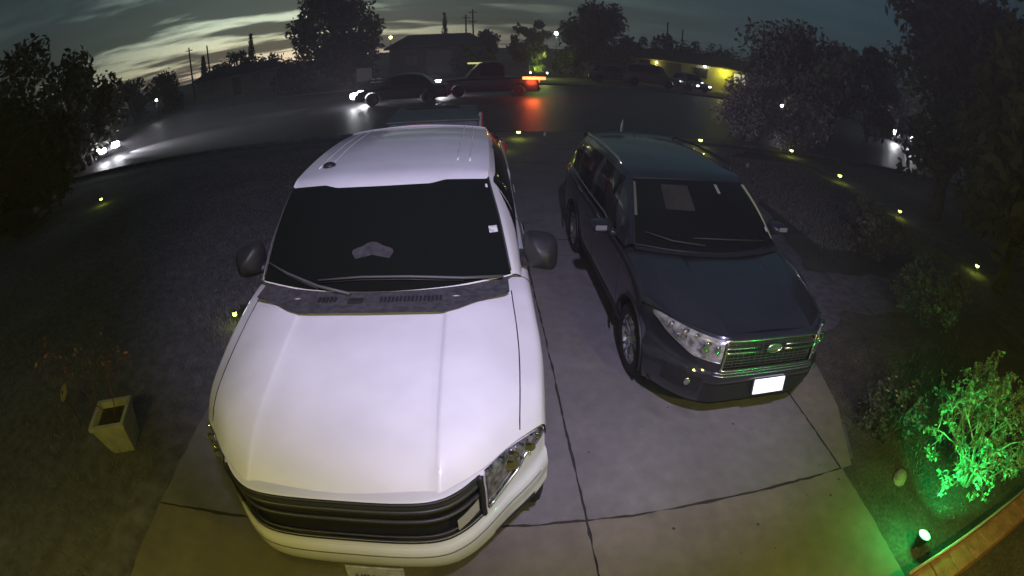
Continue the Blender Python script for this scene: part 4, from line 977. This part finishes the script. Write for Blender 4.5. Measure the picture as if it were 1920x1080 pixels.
house('far_house', -12.3, 48.6, R(6), 9.6, 8, 3.0, 1.35, M_wall_d, M_roof, 'dark low house straight ahead with a pale garage door', (('garage_door', 4.9, 1.35, 2.3, 2.2, M_gar), ('window', 2.2, 1.6, 1.3, 1.0, mat('dull_curtain', (.20, .20, .19), .8)), ('door', 7.6, 1.05, .95, 2.05, M_black)))
house('green_house', -37.4, 50.2, R(28), 11, 7, 2.7, .9, M_wall_g, M_roof, 'low greenish house on the left behind the street', (('window', 2.4, 1.6, 1.4, 1.0, M_win_dim), ('window', 7.6, 1.6, .8, .8, mat('greyish_blind', (.3, .28, .3), .7)), ('door', 5.2, 1.05, .95, 2.05, M_black)))
rh = house('yellow_lit_house', 11.6, 48.6, R(-26), 12.4, 7, 2.45, 1.0, M_wall_p, M_roof, 'low house at far right whose end wall glows yellow under a lamp', (('window', 11.0, 1.5, 1.5, 1.0, M_win_lit), ('garage_door', 3.8, 1.1, 2.4, 1.95, M_wall_d), ('window', 7.0, 1.5, 1.2, .9, M_win_dim), ('door', 1.4, 1.05, .95, 2.05, M_black)))
def wl(T, x, z, name, m, e, col, out=.35):
    o = MB().lathe([(.001, -.10), (.09, -.08), (.12, 0), (.09, .08), (.001, .10)], (x, -.25, z), 'Z', 12).build(name, m, T)
    l = lamp('porch_light', 'POINT', (0, 0, 0), e, col, .1); l.parent = T; l.location = (x, -out - .1, z - .15); return o
M_ylamp = mat('yellow_bulb', (1, .95, .3), .4, emit=(1.0, .95, .28), es=14)
M_wlamp = mat('white_bulb', (1, 1, .95), .4, emit=(.95, 1.0, .85), es=22)
wl(rh, 2.6, 2.0, 'porch_lamp', M_ylamp, 18, (1, .85, .15))
wl(rh, 7.4, 2.25, 'white_wall_lamp', M_wlamp, 5, (.9, 1, .9))
wl(rh, 9.3, 2.1, 'yellow_wall_lamp', mat('dim_bulb', (.8, .75, .2), .5, emit=(.6, .6, .12), es=1), 110, (.95, .90, .08), .6)
def post_lamp(name, x, y, z, m, label, e, col, r=.22, arm=0):
    T = empty(name, (x, y, 0), 0, label, 'street lamp')
    MB().tube([(0, 0, 0), (0, 0, z - .1), (-arm * .5, 0, z + .18), (-arm, 0, z + .14)] if arm else [(0, 0, 0), (0, 0, z)], .05, 8).build('pole', M_black, T)
    MB().lathe([(.001, -r), (r * .7, -r * .7), (r, 0), (r * .75, r * .6), (.001, r * .8)], (-arm, 0, z + .05), 'Z', 16).build('lamp_globe', m, T)
    l = lamp('street_lamp_light', 'POINT', (0, 0, 0), e, col, .2); l.parent = T; l.location = (-arm, -.4, z - .2); return T
post_lamp('street_lamp', 5.0, 59.6, 4.5, M_wlamp, 'bright white street lamp standing between the two far trees', 60, (.85, 1, .6), .26)
post_lamp('street_lamp', -14.1, 56.5, 4.35, M_ylamp, 'small yellow lamp on a pole beside the tall dark tree', 6, (1, 1, .4), .20)
post_lamp('street_lamp', -31.0, 35.0, 1.9, M_wlamp, 'lone small white lamp beyond the road at left', 14, (.9, .95, 1), .12)
post_lamp('street_lamp', 12.9, 21.3, 1.15, M_wlamp, 'small white lamp among the grey bushes at right', 10, (.95, .9, 1), .08)
# floodlit green shrub with two small lights
tree('lit_bush', 2.1, 42.6, 3.2, 1.15, 'small bush glowing yellow green beside the orange tail lamp', n=1300, leaf=.12, base=.1, clumps=14, seed=300, m=M_leaf2, cat='bush', trunkr=.05)
lamp('bush_uplight', 'POINT', (1.9, 41.3, 1.0), 90, (.62, 1.0, .12), .1); lamp('bush_uplight', 'POINT', (2.7, 41.5, 2.0), 60, (.75, 1.0, .2), .1)
for x, y, lb in ((1.4, 41.9, 'left of two tiny lamps at the foot of the glowing bush'), (2.8, 41.8, 'right of two tiny lamps at the foot of the glowing bush')):
    T = empty('yard_lamp', (x, y, 0), 0, lb, 'lamp'); MB().tube([(0, 0, 0), (0, 0, .4)], .02, 6).build('stake', M_black, T); MB().lathe([(.001, -.07), (.07, 0), (.001, .07)], (0, 0, .48), 'Z', 10).build('bulb', M_wlamp, T)
# utility poles
for x, y, h, tilt, lb, nc in ((-7.48, 79.6, 8.2, -1, 'left pole of the pair above the far house roof', 1), (-6.31, 79.7, 9.1, -1.5, 'right taller pole of the pair above the far house roof', 2), (-48.1, 63.9, 8.3, -3, 'pole left of the shorter cypress', 1), (-45.7, 65.6, 8.0, -3, 'pole right of the shorter cypress', 0), (23.8, 76.4, 8.4, 1, 'leaning pole above the far right house', 0), (26.1, 75.6, 7.5, 1, 'shorter pole right of the leaning pole', 0)):
    T = empty('utility_pole', (x, y, 0), 0, lb, 'utility pole', 'utility poles on the skyline')
    MB().tube([(0, 0, 0), (math.tan(R(tilt)) * h, 0, h)], [.16, .11], 8).build('pole', M_bark, T)
    for q in range(nc): MB().box((math.tan(R(tilt)) * h * .9, 0, h - .5 - q * 1.6), (1.3, .12, .12)).build('crossarm', M_bark, T)
# sign board and striped barriers at the kerb
T = empty('sign_board', (-11.3, 36.6, 0), 0, 'blank tan sign board on two posts behind the passing sedan', 'sign')
MB().bbox((0, 0, 1.05), (1.25, .06, 1.05), .02).build('board', mat('tan_board', (.34, .32, .27), .8, var=.15, scale=3), T)
for sx in (-.45, .45): MB().box((sx, .06, .3), (.07, .07, .62)).build('post', M_bark, T)
for x, y, z, lb in ((-9.2, 32.4, .55, 'striped barrier just right of the sign board'), (-6.5, 28.6, .35, 'striped barrier between the sedan and the pickup')):
    T = empty('road_barrier', (x, y, 0), 0, lb, 'barrier', 'striped barriers on the street')
    for q in range(2):
        o = MB().box((0, 0, z + .12 + q * .22), (.9, .04, .10)).build('board', M_black, T)
        for j in range(2): MB().box((-.22 + .44 * j, -.03, z + .12 + q * .22), (.30, .02, .075)).build('reflective_stripe', M_paper, o)
    for sx in (-.4, .4): MB().box((sx, .04, (z + .36) / 2), (.05, .05, z + .36)).build('leg', M_black, T)
# small white markers at the kerb
for x, y, h, lb in ((3.6, 15.9, .42, 'thin white marker post at the kerb beyond the SUV'), (.95, 14.5, .16, 'short pale stump at the street end of the driveway'), (6.35, 11.9, .14, 'pale clump of stones on the path beyond the SUV roof')):
    T = MB().tube([(0, 0, 0), (.01, 0, h * .6), (.03, 0, h)], [.05, .045, .02], 7).build('kerb_marker', mat('off_white_paint', (.55, .52, .55), .7, var=.3, scale=12)); T.location = (x, y, 0); tag(T, lb, 'marker post')
# kerb along the street
kb = MB()
for (x0, y0), (x1, y1) in (((-40, 13.0), (-15, 14.75)), ((-15, 14.75), (-4.2, 15.15)), ((3.9, 15.1), (30, 15.05))):
    a = math.atan2(y1 - y0, x1 - x0); L_ = math.hypot(x1 - x0, y1 - y0)
    kb.bbox(((x0 + x1) / 2, (y0 + y1) / 2, .05), (L_ - .02, .16, .12), .02, rz=a)
tag(kb.build('kerb', M_grav), kind='structure')
kb = MB()
for (x0, y0), (x1, y1) in (((-40, 38.1), (-10, 34.6)), ((-10, 34.6), (20, 35.1)), ((20, 35.1), (90, 34.4))):
    a = math.atan2(y1 - y0, x1 - x0); L_ = math.hypot(x1 - x0, y1 - y0)
    kb.bbox(((x0 + x1) / 2, (y0 + y1) / 2, .05), (L_ - .02, .16, .12), .02, rz=a)
tag(kb.build('far_kerb', M_grav), kind='structure')
for x, y, h, r, lb in ((31.5, 31.0, 6.0, 4.2, 'dark tree directly behind the car with two bright headlights'), (20.0, 22.6, 5.6, 2.0, 'narrow dark tree just left of the car with two bright headlights'), (24.5, 34.5, 5.6, 4.0, 'dark tree filling the skyline left of the car with two bright headlights')):
    tree('garden_tree', x, y, h, r, lb, 'trees along the right side', n=2600, leaf=.22, base=.05, clumps=30, seed=int(x), m=M_leaf2)
# dark low planting along the far side of the street
for i, (x, y, h, r, lb) in enumerate(((-18.5, 40.2, 3.0, 2.6, 'dark bush under the left side of the tall dark tree'), (-13.6, 40.6, 2.8, 2.4, 'dark bush under the right side of the tall dark tree'), (-3.6, 44.5, 2.6, 2.2, 'dark bush right of the pale garage door'), (5.6, 45.5, 3.4, 2.4, 'dark bush between the glowing bush and the round dark tree'),
                                      (9.6, 46.5, 3.2, 2.4, 'dark bush below the round dark tree'), (-22.5, 46.5, 2.4, 2.2, 'dark bush right of the low greenish house'), (-33.5, 40.5, 1.3, 1.6, 'dark bush before the low greenish house'))):
    tree('verge_bush', x, y, h, r, lb, 'dark bushes across the street', n=1700, leaf=.2, base=.05, clumps=22, seed=400 + i, cat='bush', trunkr=.06)

# ------------------------------------------------------------------ haze volume added to lift the blacks and glow round lamps
hz = bpy.data.materials.new('veil_haze'); hz.use_nodes = True; hn = hz.node_tree.nodes; hn.clear()
ho = hn.new('ShaderNodeOutputMaterial'); hv = hn.new('ShaderNodeVolumePrincipled'); hz.node_tree.links.new(hv.outputs[0], ho.inputs['Volume'])
hv.inputs['Color'].default_value = (.86, .80, .90, 1); hv.inputs['Density'].default_value = .0040; hv.inputs['Anisotropy'].default_value = .2
hb = MB().box((0, 50, 9.5), (260, 130, 21)).build('haze', hz); tag(hb, kind='stuff')
